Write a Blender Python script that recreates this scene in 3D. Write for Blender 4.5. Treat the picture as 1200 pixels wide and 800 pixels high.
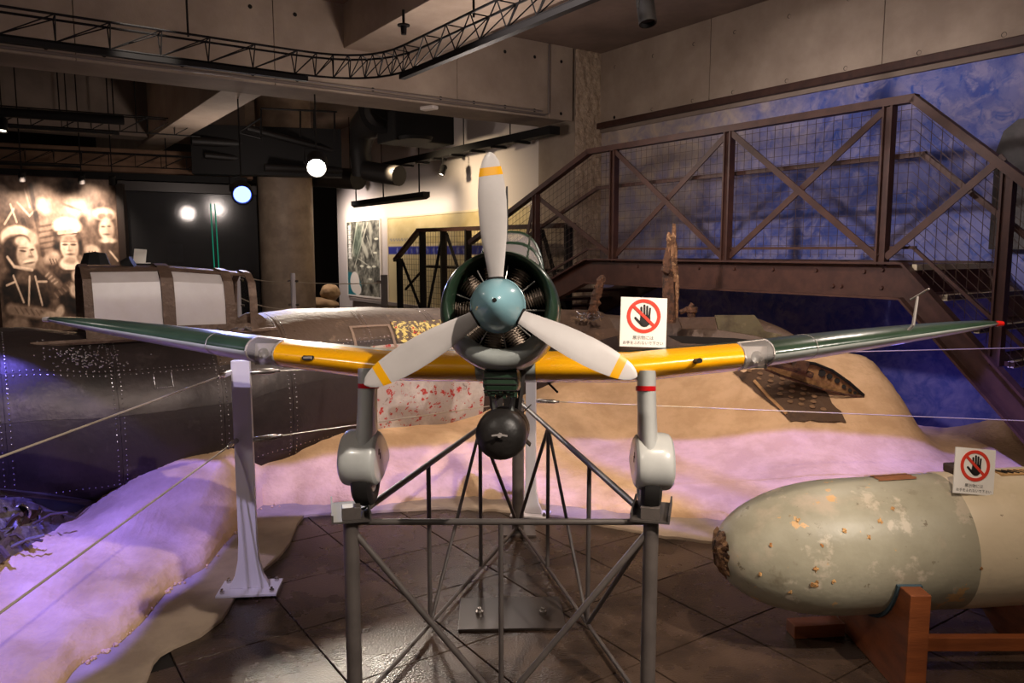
import bpy, bmesh, math, random
import numpy as np
from mathutils import Vector, Matrix, noise

random.seed(7)
sc = bpy.context.scene
for o in list(bpy.data.objects):
    bpy.data.objects.remove(o)
COL = sc.collection
R = math.radians
V = Vector

# ------------------------------------------------------------------ camera
H = 1.6
PITCH = R(6.65)
cd = bpy.data.cameras.new('camera')
cd.sensor_width = 36
cd.lens = 27
cam = bpy.data.objects.new('camera', cd)
cam.location = (0, 0, H)
cam.rotation_euler = (math.pi / 2 - PITCH, 0, 0)
COL.objects.link(cam)
sc.camera = cam

# ------------------------------------------------------------------ view, world
sc.view_settings.view_transform = 'Standard'
sc.view_settings.look = 'None'
sc.view_settings.exposure = 0.16
sc.view_settings.gamma = 1.0
sc.view_settings.use_curve_mapping = False
w = bpy.data.worlds.new('gallery_air')
w.use_nodes = True
w.node_tree.nodes['Background'].inputs[0].default_value = (1.0, 0.80, 0.68, 1)
w.node_tree.nodes['Background'].inputs[1].default_value = 0.09
sc.world = w


# ------------------------------------------------------------------ measuring helpers
def ray(px, py):
    x = px - 600
    u = 400 - py
    return V((x, 900 * math.cos(PITCH) + u * math.sin(PITCH), -900 * math.sin(PITCH) + u * math.cos(PITCH)))


def at(px, py, Y):
    d = ray(px, py)
    k = Y / d.y
    return V((d.x * k, Y, H + d.z * k))


def onz(px, py, z=0.0):
    d = ray(px, py)
    k = (z - H) / d.z
    return V((d.x * k, d.y * k, z))


CX, CY = 1.17, 10.3          # far right corner of the gallery
SD = V((.566, -.824, 0)).normalized()     # along the mural wall, towards the viewer
TD = V((-.824, -.566, 0)).normalized()    # along the concrete beam, towards the left


def rf(s, t, z=0.0):
    return V((CX, CY, 0)) + SD * s + TD * t + V((0, 0, z))


def to_st(p):
    d = V((p[0] - CX, p[1] - CY, 0))
    return d.dot(SD), d.dot(TD)


def lin(c):
    return c / 12.92 if c <= 0.04045 else ((c + 0.055) / 1.055) ** 2.4


def rgb(r, g, b):
    return (lin(r / 255), lin(g / 255), lin(b / 255))


# ------------------------------------------------------------------ lamps out of the picture, some of them added fill
def spot(name, loc, target, energy, color, angle, blend=0.35, radius=0.05):
    ld = bpy.data.lights.new(name, 'SPOT')
    ld.energy = energy
    ld.color = color
    ld.spot_size = R(angle)
    ld.spot_blend = blend
    ld.shadow_soft_size = radius
    o = bpy.data.objects.new(name, ld)
    o.location = loc
    o.rotation_euler = (V(target) - V(loc)).to_track_quat('-Z', 'Y').to_euler()
    COL.objects.link(o)
    return o


def point(name, loc, energy, color, radius=0.3):
    ld = bpy.data.lights.new(name, 'POINT')
    ld.energy = energy
    ld.color = color
    ld.shadow_soft_size = radius
    o = bpy.data.objects.new(name, ld)
    o.location = loc
    COL.objects.link(o)
    return o


WARM = (1.0, 0.80, 0.62)
NEUT = (1.0, 0.88, 0.76)
PALE = (1.0, 0.84, 0.75)


def bar_light(name, p0, p1, direction, width, energy, color):
    ld = bpy.data.lights.new(name, 'AREA')
    ld.shape = 'RECTANGLE'
    p0, p1 = V(p0), V(p1)
    ld.size = (p1 - p0).length
    ld.size_y = width
    ld.energy = energy
    ld.color = color
    x = (p1 - p0).normalized()
    z = -V(direction).normalized()
    z = (z - x * z.dot(x)).normalized()
    y = z.cross(x)
    o = bpy.data.objects.new(name, ld)
    m = Matrix((x, y, z)).transposed().to_4x4()
    m.translation = (p0 + p1) / 2
    o.matrix_world = m
    COL.objects.link(o)
    return o


spot('aircraft_key_spotlight', (2.3, -0.2, 3.9), (0.05, 2.5, 1.25), 680, NEUT, 48, 0.5, 0.04)
spot('aircraft_fill_spotlight', (-1.9, -0.6, 3.9), (-0.1, 2.8, 1.25), 110, NEUT, 50, 0.6, 0.06)
spot('post_fill', (-1.6, 0.3, 3.9), (-1.15, 3.5, 0.7), 420, (.72, .62, 1.0), 16, 0.5, 0.03)  # narrow violet fill added to tint the barrier post
spot('sand_spotlight', (1.2, 2.9, 3.95), (0.6, 6.2, 0.3), 330, WARM, 66, 0.5, 0.06)
spot('sand_spotlight', (-0.6, 3.2, 3.95), (-0.2, 6.0, 0.3), 130, WARM, 58, 0.5, 0.06)
spot('tank_spotlight', (1.0, 0.9, 3.8), (1.7, 2.9, 0.5), 215, WARM, 55, 0.5, 0.05)
spot('card_fill', (-2.2, 5.0, 3.9), (-3.45, 7.1, 1.5), 180, NEUT, 22, 0.6, 0.04)  # added lamp brightening the white card behind the canopy
spot('mural_wash', (1.2, 4.4, 3.95), (3.4, 7.6, 2.3), 760, PALE, 100, 0.9, 0.1)
spot('mural_wash', (2.6, 3.0, 3.95), (5.0, 5.0, 2.2), 290, PALE, 100, 0.9, 0.1)
spot('mural_wash', (-1.2, 3.6, 3.4), (3.4, 7.4, 1.7), 520, (1, .88, .84), 50, 0.8, 0.1)  # fill added from the left to lift the lower mural
point('mural_footlight', (3.25, 6.15, 0.42), 2.2, (.25, .22, 1.0), 0.05)
bar_light('wall_washer', rf(-7.6, .80, 2.42), rf(-3.1, .80, 2.42), -TD - V((0, 0, .75)), .05, 24, (1, .82, .62))
spot('map_spotlight', rf(-2.62, 1.9, 2.9), rf(-2.3, .44, 2.1), 150, (1, .78, .50), 110, 1.0, 0.05)
spot('poster_spotlight', rf(-6.9, 1.7, 2.85), rf(-6.9, .44, 1.6), 130, (1, .86, .80), 120, 1.0, 0.05)
point('hall_fill', (-0.3, 7.0, 2.6), 46, PALE, 0.12)  # mid-air fill points added to lift the beams, no fixture
point('hall_fill', (-2.9, 3.6, 3.3), 10, PALE, 0.12)
point('hall_fill', (1.9, 4.2, 2.9), 36, PALE, 0.12)
point('rear_hall_fill', (-3.6, 10.2, 2.3), 30, PALE, 0.12)  # added fill without a fixture, lifts the pillar and boulders

# violet pattern projector on the sand: its lens mask is a node gobo
def gobo(name, loc, target, energy, color, lo_px, hi_px, z, soft_lo, soft_hi, wave=0.5, edge=0.02, swap=False, z_hi=0.1):
    o = spot(name, loc, target, energy, color, 150, 0.05, 0.03)
    M = o.matrix_basis.copy()
    M = Matrix.Translation(V(loc)) @ o.rotation_euler.to_matrix().to_4x4()
    I = M.inverted()

    def uv(px, py, zz=None):
        p = I @ onz(px, py, z if zz is None else zz)
        return (p.y / -p.z, p.x / p.z) if swap else (p.x / -p.z, p.y / -p.z)
    lo = sorted(uv(*q) for q in lo_px)
    hi = sorted(uv(q[0], q[1], q[2] if len(q) > 2 else z_hi) for q in hi_px)
    allu = [a for a, b in lo + hi]
    allv = [b for a, b in lo + hi]
    u0, u1 = min(allu), max(allu)
    v0, v1 = min(allv) - .1, max(allv) + .1
    ld = o.data
    ld.use_nodes = True
    nt = ld.node_tree
    N, L = nt.nodes, nt.links
    em = [n for n in N if n.type == 'EMISSION'][0]
    gm = N.new('ShaderNodeNewGeometry')
    rot3 = M.to_3x3()

    def along(ax):
        d = N.new('ShaderNodeVectorMath')
        d.operation = 'DOT_PRODUCT'
        d.inputs[1].default_value = rot3 @ V(ax)
        L.new(gm.outputs['Incoming'], d.inputs[0])
        return d.outputs['Value']
    X_, Y_, Z_ = along((1, 0, 0)), along((0, 1, 0)), along((0, 0, 1))

    def math_(op, a, b=None, clamp=False):
        n = N.new('ShaderNodeMath')
        n.operation = op
        n.use_clamp = clamp
        for i, q in enumerate((a, b)):
            if q is None:
                continue
            if isinstance(q, (int, float)):
                n.inputs[i].default_value = q
            else:
                L.new(q, n.inputs[i])
        return n.outputs[0]
    nz = math_('MULTIPLY', Z_, -1.0)
    u = math_('DIVIDE', X_, nz)
    v = math_('DIVIDE', Y_, nz)
    if swap:
        u, v = v, math_('MULTIPLY', u, -1.0)
    un_raw = math_('DIVIDE', math_('SUBTRACT', u, u0), u1 - u0)
    un = math_('MAXIMUM', math_('MINIMUM', un_raw, 1.0), 0.0)
    vn = math_('DIVIDE', math_('SUBTRACT', v, v0), v1 - v0)

    def curve(pts):
        c = N.new('ShaderNodeFloatCurve')
        cv = c.mapping.curves[0]
        pp = [((a - u0) / (u1 - u0), (b - v0) / (v1 - v0)) for a, b in pts]
        cv.points[0].location = (0, pp[0][1])
        cv.points[1].location = (1, pp[-1][1])
        for a, b in pp:
            if 0.001 < a < .999:
                cv.points.new(a, b)
        for q in cv.points:
            q.handle_type = 'VECTOR'
        c.mapping.update()
        L.new(un, c.inputs['Value'])
        return c.outputs[0]
    a = math_('DIVIDE', math_('SUBTRACT', vn, curve(lo)), soft_lo, True)
    b = math_('DIVIDE', math_('SUBTRACT', curve(hi), vn), soft_hi, True)
    m = math_('MULTIPLY', a, b)
    inside = math_('MULTIPLY', math_('GREATER_THAN', un_raw, -edge), math_('LESS_THAN', un_raw, 1 + edge))
    m = math_('MULTIPLY', m, inside)
    # rippled glass of the projector
    cb = N.new('ShaderNodeCombineXYZ')
    L.new(u, cb.inputs[0])
    L.new(v, cb.inputs[1])
    nz_ = N.new('ShaderNodeTexNoise')
    nz_.inputs['Scale'].default_value = 4.5
    nz_.inputs['Detail'].default_value = 3
    nz_.inputs['Distortion'].default_value = 1.2
    L.new(cb.outputs[0], nz_.inputs['Vector'])
    r = math_('ADD', math_('MULTIPLY', math_('SUBTRACT', nz_.outputs[0], .5), wave * 5), 1.0, False)
    r = math_('MAXIMUM', r, .25)
    m = math_('MULTIPLY', m, r)
    L.new(m, em.inputs['Strength'])
    em.inputs['Color'].default_value = (1, 1, 1, 1)
    return o


VIOLET = (0.25, 0.22, 1.0)
LO = [(-40, 900), (60, 815), (88, 780), (140, 751), (195, 690), (240, 664), (270, 628), (300, 594), (377, 590), (527, 582), (625, 588), (772, 604), (900, 625), (1000, 640), (1150, 660)]
HI = [(-40, 640), (60, 610), (140, 580), (200, 566), (300, 540), (450, 524), (600, 516), (740, 514), (850, 512), (950, 502), (1010, 505), (1080, 514), (1200, 512)]
LEFT = [(-60, 930), (20, 850), (75, 800), (88, 780), (140, 751), (169, 725), (195, 690), (240, 664), (270, 628), (290, 600), (306, 580)]
FAR = [(-900, 930), (-400, 600), (-100, 580)]
gobo('violet_projector', (-2.9, 2.7, 3.95), (-2.9, 3.3, 0.1), 1350, (.17, .15, 1.0), [(a_ - 14, b_) for a_, b_ in LEFT], FAR, 0.1, 0.008, 0.05, swap=True, edge=.0, wave=.6)
gobo('violet_projector', (0.9, 3.5, 3.95), (0.9, 4.9, 0.1), 950, VIOLET, [(130, 582), (290, 580), (303, 592)] + LO[8:], [(130, 560, .24), (220, 548, .34), (300, 540, .26), (450, 520, .31), (600, 514, .24), (740, 513, .23), (850, 510, .30), (950, 504, .37), (1010, 507, .36), (1080, 516, .32), (1200, 514, .30)], 0.1, 0.008, 0.012, wave=.2, z_hi=0.30)


# ------------------------------------------------------------------ materials
MATS = {}


def M(name, col, col2=None, scale=6.0, rough=0.6, metal=0.0, bump=0.0, bscale=40.0, lo=0.4, hi=0.6,
      coat=0.0, emit=None, estr=0.0, trans=0.0, spec=0.5, stretch=None, detail=5.0, rvar=0.0, alpha=1.0, ior=1.45):
    if name in MATS:
        return MATS[name]
    m = bpy.data.materials.new(name)
    m.use_nodes = True
    nt = m.node_tree
    N, L = nt.nodes, nt.links
    p = N['Principled BSDF']
    p.inputs['Base Color'].default_value = (*col, 1)
    p.inputs['Roughness'].default_value = rough
    p.inputs['Metallic'].default_value = metal
    p.inputs['Coat Weight'].default_value = coat
    p.inputs['Coat Roughness'].default_value = 0.12
    p.inputs['Specular IOR Level'].default_value = spec
    p.inputs['Transmission Weight'].default_value = trans
    p.inputs['Alpha'].default_value = alpha
    p.inputs['IOR'].default_value = ior
    if emit:
        p.inputs['Emission Color'].default_value = (*emit, 1)
        p.inputs['Emission Strength'].default_value = estr
    if col2 is not None or bump or rvar:
        tc = N.new('ShaderNodeNewGeometry')
        src = tc.outputs['Position']
        if stretch:
            mp = N.new('ShaderNodeMapping')
            mp.inputs['Scale'].default_value = stretch
            L.new(src, mp.inputs['Vector'])
            src = mp.outputs[0]
    if col2 is not None:
        nz = N.new('ShaderNodeTexNoise')
        nz.inputs['Scale'].default_value = scale
        nz.inputs['Detail'].default_value = detail
        nz.inputs['Roughness'].default_value = 0.62
        L.new(src, nz.inputs['Vector'])
        cr = N.new('ShaderNodeValToRGB')
        cr.color_ramp.elements[0].position = lo
        cr.color_ramp.elements[1].position = hi
        cr.color_ramp.elements[0].color = (*col, 1)
        cr.color_ramp.elements[1].color = (*col2, 1)
        L.new(nz.outputs[0], cr.inputs[0])
        L.new(cr.outputs[0], p.inputs['Base Color'])
        if rvar:
            mr = N.new('ShaderNodeMapRange')
            mr.inputs[1].default_value = .3
            mr.inputs[2].default_value = .7
            mr.inputs[3].default_value = max(0.02, rough - rvar)
            mr.inputs[4].default_value = min(1, rough + rvar)
            L.new(nz.outputs[0], mr.inputs[0])
            L.new(mr.outputs[0], p.inputs['Roughness'])
    if bump:
        nb = N.new('ShaderNodeTexNoise')
        nb.inputs['Scale'].default_value = bscale
        nb.inputs['Detail'].default_value = 4
        L.new(src, nb.inputs['Vector'])
        bp = N.new('ShaderNodeBump')
        bp.inputs['Strength'].default_value = bump
        bp.inputs['Distance'].default_value = 0.02
        L.new(nb.outputs[0], bp.inputs['Height'])
        L.new(bp.outputs[0], p.inputs['Normal'])
    MATS[name] = m
    return m


def chips(name, layers, rough=0.5, bump=0.15, metal=0.0, coat=0.0):
    """base colour with further colours laid over it by noise threshold: layers = [(col, scale, threshold, softness)]"""
    m = M(name, layers[0], rough=rough, metal=metal, bump=bump, bscale=30, coat=coat)
    nt = m.node_tree
    N, L = nt.nodes, nt.links
    p = N['Principled BSDF']
    g = N.new('ShaderNodeNewGeometry')
    prev = None
    for i, (c, s, th, so) in enumerate(layers[1:]):
        nz = N.new('ShaderNodeTexNoise')
        nz.inputs['Scale'].default_value = s
        nz.inputs['Detail'].default_value = 6
        nz.inputs['Roughness'].default_value = .65
        mp = N.new('ShaderNodeMapping')
        mp.inputs['Location'].default_value = (3.1 * i, 7.7 * i, 1.3 * i)
        L.new(g.outputs['Position'], mp.inputs[0])
        L.new(mp.outputs[0], nz.inputs['Vector'])
        mr = N.new('ShaderNodeMapRange')
        mr.inputs[1].default_value = th
        mr.inputs[2].default_value = th + so
        L.new(nz.outputs[0], mr.inputs[0])
        mx = N.new('ShaderNodeMix')
        mx.data_type = 'RGBA'
        L.new(mr.outputs[0], mx.inputs[0])
        if prev is None:
            mx.inputs[6].default_value = (*layers[0], 1)
        else:
            L.new(prev, mx.inputs[6])
        mx.inputs[7].default_value = (*c, 1)
        prev = mx.outputs[2]
    L.new(prev, p.inputs['Base Color'])
    return m


# ------------------------------------------------------------------ mesh builder
WM = {}


def frame(axis):
    a = V(axis).normalized()
    u = a.cross(V((0, 0, 1)))
    if u.length < 1e-4:
        u = V((1, 0, 0))
    u.normalize()
    return u, a.cross(u).normalized(), a


class MB:
    def __init__(self):
        self.v, self.f, self.m = [], [], []

    def add(self, vs, fs, mat=0):
        n = len(self.v)
        self.v += [V(q) for q in vs]
        self.f += [[i + n for i in f] for f in fs]
        self.m += [mat] * len(fs)
        return self

    def box(self, c, size, rot=None, mat=0):
        c = V(c)
        vs = []
        for x in (-.5, .5):
            for y in (-.5, .5):
                for z in (-.5, .5):
                    q = V((x * size[0], y * size[1], z * size[2]))
                    if rot is not None:
                        q = rot @ q
                    vs.append(c + q)
        return self.add(vs, [(0, 1, 3, 2), (4, 6, 7, 5), (0, 4, 5, 1), (2, 3, 7, 6), (0, 2, 6, 4), (1, 5, 7, 3)], mat)

    def room(self, s0, s1, t0, t1, z0, z1, mat=0):
        vs = [rf(s, t, z) for s in (s0, s1) for t in (t0, t1) for z in (z0, z1)]
        return self.add(vs, [(0, 1, 3, 2), (4, 6, 7, 5), (0, 4, 5, 1), (2, 3, 7, 6), (0, 2, 6, 4), (1, 5, 7, 3)], mat)

    def bar(self, p0, p1, w, h=None, up=(0, 0, 1), mat=0):
        p0, p1 = V(p0), V(p1)
        h = w if h is None else h
        a = (p1 - p0).normalized()
        u = a.cross(V(up))
        if u.length < 1e-4:
            u = V((1, 0, 0))
        u.normalize()
        q = u.cross(a).normalized()
        vs = []
        for p in (p0, p1):
            for i, j in ((-1, -1), (1, -1), (1, 1), (-1, 1)):
                vs.append(p + u * (i * w / 2) + q * (j * h / 2))
        return self.add(vs, [(0, 3, 2, 1), (4, 5, 6, 7), (0, 1, 5, 4), (1, 2, 6, 5), (2, 3, 7, 6), (3, 0, 4, 7)], mat)

    def tube(self, pts, r, n=8, caps=True, mat=0):
        pts = [V(p) for p in pts]
        rs = r if isinstance(r, (list, tuple)) else [r] * len(pts)
        rings = []
        u = None
        for i, p in enumerate(pts):
            a = pts[min(i + 1, len(pts) - 1)] - pts[max(i - 1, 0)]
            a.normalize()
            if u is None:
                u, q, _ = frame(a)
            else:
                u = (u - a * u.dot(a)).normalized()
                q = a.cross(u).normalized()
            rings.append([p + (u * math.cos(k * 2 * math.pi / n) + q * math.sin(k * 2 * math.pi / n)) * rs[i] for k in range(n)])
        return self.loft(rings, caps=caps, mat=mat)

    def loft(self, rings, closed=True, caps=True, mat=0):
        n = len(rings[0])
        vs = [p for r_ in rings for p in r_]
        fs = []
        for i in range(len(rings) - 1):
            for k in range(n if closed else n - 1):
                k2 = (k + 1) % n
                fs.append((i * n + k, i * n + k2, (i + 1) * n + k2, (i + 1) * n + k))
        if caps and closed:
            fs.append(tuple(range(n - 1, -1, -1)))
            fs.append(tuple((len(rings) - 1) * n + k for k in range(n)))
        return self.add(vs, fs, mat)

    def lathe(self, prof, origin, axis, n=24, mat=0, caps=False, matf=None):
        u, q, a = frame(axis)
        o = V(origin)
        rings = [[o + a * h + (u * math.cos(k * 2 * math.pi / n) + q * math.sin(k * 2 * math.pi / n)) * max(r_, 1e-5) for k in range(n)] for r_, h in prof]
        m0 = len(self.m)
        self.loft(rings, caps=caps, mat=mat)
        if matf:
            for i in range(m0, len(self.m)):
                c = sum((self.v[j] for j in self.f[i]), V()) / len(self.f[i])
                self.m[i] = matf(c)
        return self

    def prism(self, poly, o, ux, uy, th, mat=0):
        o, ux, uy = V(o), V(ux).normalized(), V(uy).normalized()
        nn = ux.cross(uy).normalized()
        n = len(poly)
        vs = [o + ux * a + uy * b for a, b in poly] + [o + ux * a + uy * b + nn * th for a, b in poly]
        fs = [tuple(range(n - 1, -1, -1)), tuple(range(n, 2 * n))]
        for k in range(n):
            fs.append((k, (k + 1) % n, n + (k + 1) % n, n + k))
        return self.add(vs, fs, mat)

    def ring(self, o, ux, uy, r0, r1, th, n=32, mat=0):
        o, ux, uy = V(o), V(ux).normalized(), V(uy).normalized()
        nn = ux.cross(uy).normalized()
        rings = []
        for k in range(n):
            a = 2 * math.pi * k / n
            d = ux * math.cos(a) + uy * math.sin(a)
            rings.append([o + d * r0, o + d * r1, o + d * r1 + nn * th, o + d * r0 + nn * th])
        rings.append(rings[0])
        return self.loft(rings, caps=False, mat=mat)

    def build(self, name, mats, parent=None, local=False, origin=None, smooth=False, bevel=0.0, kind=None, merge=False):
        mats = mats if isinstance(mats, (list, tuple)) else [mats]
        vs = self.v
        if parent is not None and not local:
            I = WM[parent.name].inverted()
            vs = [I @ q for q in vs]
        lo = V((min(q.x for q in vs), min(q.y for q in vs), min(q.z for q in vs)))
        hi = V((max(q.x for q in vs), max(q.y for q in vs), max(q.z for q in vs)))
        c = (lo + hi) / 2
        if origin is not None:
            c = V(origin)
        elif parent is None:
            c.z = lo.z
        me = bpy.data.meshes.new(name)
        me.from_pydata([tuple(q - c) for q in vs], [], self.f)
        for mm in mats:
            me.materials.append(mm)
        me.polygons.foreach_set('material_index', self.m)
        bm = bmesh.new()
        bm.from_mesh(me)
        if merge:
            bmesh.ops.remove_doubles(bm, verts=bm.verts, dist=1e-5)
        bmesh.ops.recalc_face_normals(bm, faces=bm.faces)
        bm.to_mesh(me)
        bm.free()
        if smooth:
            me.polygons.foreach_set('use_smooth', [True] * len(me.polygons))
            me.set_sharp_from_angle(angle=R(smooth if smooth is not True else 40))
        me.update()
        o = bpy.data.objects.new(name, me)
        COL.objects.link(o)
        o.location = c
        if parent is not None:
            o.parent = parent
            WM[o.name] = WM[parent.name] @ Matrix.Translation(c)
        else:
            WM[o.name] = Matrix.Translation(c)
        if bevel:
            b = o.modifiers.new('bevel', 'BEVEL')
            b.width = bevel
            b.segments = 2
            b.limit_method = 'ANGLE'
        if kind:
            o['kind'] = kind
        return o


def tag(o, label=None, cat=None, group=None, kind=None):
    if label:
        o['label'] = label
    if cat:
        o['category'] = cat
    if group:
        o['group'] = group
    if kind:
        o['kind'] = kind
    return o


def thing(name, label, cat, loc, rot=(0, 0, 0), group=None):
    o = bpy.data.objects.new(name, None)
    o.empty_display_size = .1
    o.location = loc
    o.rotation_euler = rot
    COL.objects.link(o)
    from mathutils import Euler
    WM[o.name] = Matrix.Translation(V(loc)) @ Euler(rot).to_matrix().to_4x4()
    return tag(o, label, cat, group)


def share(src, name, parent, loc, rot=(0, 0, 0), scale=(1, 1, 1)):
    """a repeated piece: shares its mesh with src; loc is in the parent's space"""
    o = src.copy()
    o.name = name
    COL.objects.link(o)
    o.parent = parent
    o.location = loc
    o.rotation_euler = rot
    o.scale = scale
    return o


def copy_thing(root, loc, rot=None, label=None):
    r = root.copy()
    COL.objects.link(r)
    r.location = loc
    if rot is not None:
        r.rotation_euler = rot
    if label:
        r['label'] = label
    for ch in list(root.children):
        c = ch.copy()
        COL.objects.link(c)
        c.parent = r
        for g in ch.children:
            d = g.copy()
            COL.objects.link(d)
            d.parent = c
    return r


def text_mesh(s, size):
    cu = bpy.data.curves.new('lettering', 'FONT')
    cu.body = s
    cu.size = size
    cu.align_x = 'CENTER'
    cu.resolution_u = 2
    o = bpy.data.objects.new('lettering', cu)
    COL.objects.link(o)
    dg = bpy.context.evaluated_depsgraph_get()
    dg.update()
    me = bpy.data.meshes.new_from_object(o.evaluated_get(dg))
    vs = [q.co.copy() for q in me.vertices]
    fs = [list(p.vertices) for p in me.polygons]
    bpy.data.objects.remove(o)
    bpy.data.meshes.remove(me)
    return vs, fs


def print_mesh(name, cols, o, ux, uy, wid, hei, parent, rough=.55):
    """a flat printed picture: one small face per dot of ink, colours as the face's own ink"""
    ny, nx = cols.shape[:2]
    o, ux, uy = V(o), V(ux).normalized(), V(uy).normalized()
    me = bpy.data.meshes.new(name)
    I = WM[parent.name].inverted()
    vs = [tuple(I @ (o + ux * (wid * i / (nx - 1)) + uy * (hei * j / (ny - 1)))) for j in range(ny) for i in range(nx)]
    fs = [(j * nx + i, j * nx + i + 1, (j + 1) * nx + i + 1, (j + 1) * nx + i) for j in range(ny - 1) for i in range(nx - 1)]
    me.from_pydata(vs, [], fs)
    at_ = me.color_attributes.new('ink', 'FLOAT_COLOR', 'POINT')
    flat = np.ones((ny * nx, 4), np.float32)
    c = np.clip(cols[::-1].reshape(-1, 3), 0, 1)
    flat[:, :3] = np.where(c <= .04045, c / 12.92, ((c + .055) / 1.055) ** 2.4)
    at_.data.foreach_set('color', flat.ravel())
    m = bpy.data.materials.new(name + '_ink')
    m.use_nodes = True
    p = m.node_tree.nodes['Principled BSDF']
    p.inputs['Roughness'].default_value = rough
    a = m.node_tree.nodes.new('ShaderNodeVertexColor')
    a.layer_name = 'ink'
    m.node_tree.links.new(a.outputs[0], p.inputs['Base Color'])
    me.materials.append(m)
    ob = bpy.data.objects.new(name, me)
    COL.objects.link(ob)
    ob.parent = parent
    WM[ob.name] = WM[parent.name].copy()
    return ob


# colours
concrete = M('concrete', rgb(150, 134, 120), rgb(178, 162, 146), 1.6, .8, bump=.12, bscale=60, lo=.35, hi=.7)
concrete_dark = M('concrete_dark', rgb(120, 106, 96), rgb(150, 134, 122), 1.4, .85, bump=.1, bscale=50, lo=.35, hi=.7)
concrete_rough = M('concrete_rough', rgb(165, 145, 125), rgb(205, 185, 162), 14, .9, bump=1.0, bscale=26, lo=.35, hi=.65)
hole_mat = M('hole_dark', (.012, .01, .009), rough=.9)
conduit = M('conduit_grey', rgb(120, 110, 105), rough=.5)
white_wall = M('white_wall', rgb(214, 204, 200), rough=.75, bump=.03, bscale=90)
ceil_mat = M('ceiling_concrete', rgb(118, 102, 92), rgb(140, 122, 110), 1.0, .85)
black = M('black_metal', rgb(18, 16, 16), rough=.65, spec=.3)
black_soft = M('black_soft', rgb(16, 14, 14), rough=.75)
duct_mat = M('duct_dark', rgb(26, 23, 22), rough=.55)
brown_steel = M('brown_steel', rgb(56, 33, 27), rgb(68, 42, 34), 9, .5, bump=.05, bscale=120)
wire_dark = M('mesh_wire', rgb(70, 54, 48), rough=.5, metal=.3)
tile_mat = M('slate_tile', rgb(46, 36, 30), rgb(80, 63, 51), 3.2, .27, bump=.16, bscale=110, lo=.35, hi=.66, rvar=.08, stretch=(1, 1, 1))
grout = M('grout', rgb(30, 24, 21), rough=.8)
sand_mat = M('sand', rgb(196, 160, 124), rgb(212, 176, 140), 5, .9, bump=.35, bscale=35)
border_mat = M('sand_border', rgb(140, 122, 106), rgb(158, 139, 120), 4, .85, bump=.1, bscale=90)
border_edge = M('border_edge', rgb(96, 84, 74), rough=.85)

# ================================================================== THE SETTING
# floor: bed plus single tiles laid along the room's axes
b = MB()
b.room(-12, 12, -5, 13, -.12, -.012)
floor = b.build('floor', grout, kind='structure')

T = .505
tb = MB().box((0, 0, 0), (T - .006, T - .006, .03))
tile0 = tb.build('tile', tile_mat, parent=floor, local=True)
tile0.modifiers.new('bevel', 'BEVEL').width = .002
rz = math.atan2(SD.y, SD.x)
first = True
for i in range(-6, 16):
    for j in range(-14, 12):
        s, t = 4.25 + T * (i + .5), 5.77 + T * (j + .5)
        p = rf(s, t)
        if p.y < 1.2 or p.y > 5.0:
            continue
        x = 600 + 900 * p.x / p.y * 1.0
        if not (-80 < x < 1400):
            continue
        if p.x < -1.6 or (p.y > 4.4 and (p.x < -1.2 or p.x > 1.6)):
            continue
        loc = V((p.x, p.y, -.015)) - V(floor.location)
        if first:
            tile0.location = loc
            tile0.rotation_euler = (0, 0, rz)
            first = False
        else:
            share(tile0, 'tile', floor, loc, (random.uniform(-.001, .001), random.uniform(-.001, .001), rz))

# ceiling and its beams
ceiling = MB().room(-12, 10, -5, 13, 4.14, 4.4).build('ceiling', ceil_mat, kind='structure')
# bare concrete wall over the mural
wall_right = MB().room(-1.2, 12, -.45, -.10, -.1, 4.2).build('wall_right', concrete_dark, kind='structure')

mural_mat = M('mural_blue', rgb(60, 62, 130), rough=.7)
nt = mural_mat.node_tree
N, L = nt.nodes, nt.links
g = N.new('ShaderNodeNewGeometry')


def vdot(vec, off=0.0):
    d = N.new('ShaderNodeVectorMath')
    d.operation = 'DOT_PRODUCT'
    d.inputs[1].default_value = vec
    L.new(g.outputs['Position'], d.inputs[0])
    a = N.new('ShaderNodeMath')
    a.operation = 'ADD'
    a.inputs[1].default_value = off
    L.new(d.outputs['Value'], a.inputs[0])
    return a.outputs[0]


s_out = vdot((SD.x, SD.y, 0), -(CX * SD.x + CY * SD.y))
z_out = vdot((0, 0, 1))
cmb = N.new('ShaderNodeCombineXYZ')
L.new(s_out, cmb.inputs[0])
L.new(z_out, cmb.inputs[1])


def nzn(scale, detail=5, dist=0.0, rough=.6, off=0):
    mp = N.new('ShaderNodeMapping')
    mp.inputs['Location'].default_value = (off, off * 2.3, 0)
    L.new(cmb.outputs[0], mp.inputs[0])
    n = N.new('ShaderNodeTexNoise')
    n.inputs['Scale'].default_value = scale
    n.inputs['Detail'].default_value = detail
    n.inputs['Distortion'].default_value = dist
    n.inputs['Roughness'].default_value = rough
    L.new(mp.outputs[0], n.inputs['Vector'])
    return n.outputs[0]


def mixc(fac, a, bcol):
    x = N.new('ShaderNodeMix')
    x.data_type = 'RGBA'
    L.new(fac, x.inputs[0])
    for i, q in ((6, a), (7, bcol)):
        if isinstance(q, tuple):
            x.inputs[i].default_value = (*q, 1)
        else:
            L.new(q, x.inputs[i])
    return x.outputs[2]


def mrange(v, a, b_, c=0.0, d=1.0):
    r = N.new('ShaderNodeMapRange')
    for i, q in enumerate((a, b_, c, d)):
        r.inputs[i + 1].default_value = q
    L.new(v, r.inputs[0])
    return r.outputs[0]


def mth(op, a, b_):
    n = N.new('ShaderNodeMath')
    n.operation = op
    for i, q in enumerate((a, b_)):
        if isinstance(q, (int, float)):
            n.inputs[i].default_value = q
        else:
            L.new(q, n.inputs[i])
    return n.outputs[0]


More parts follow.
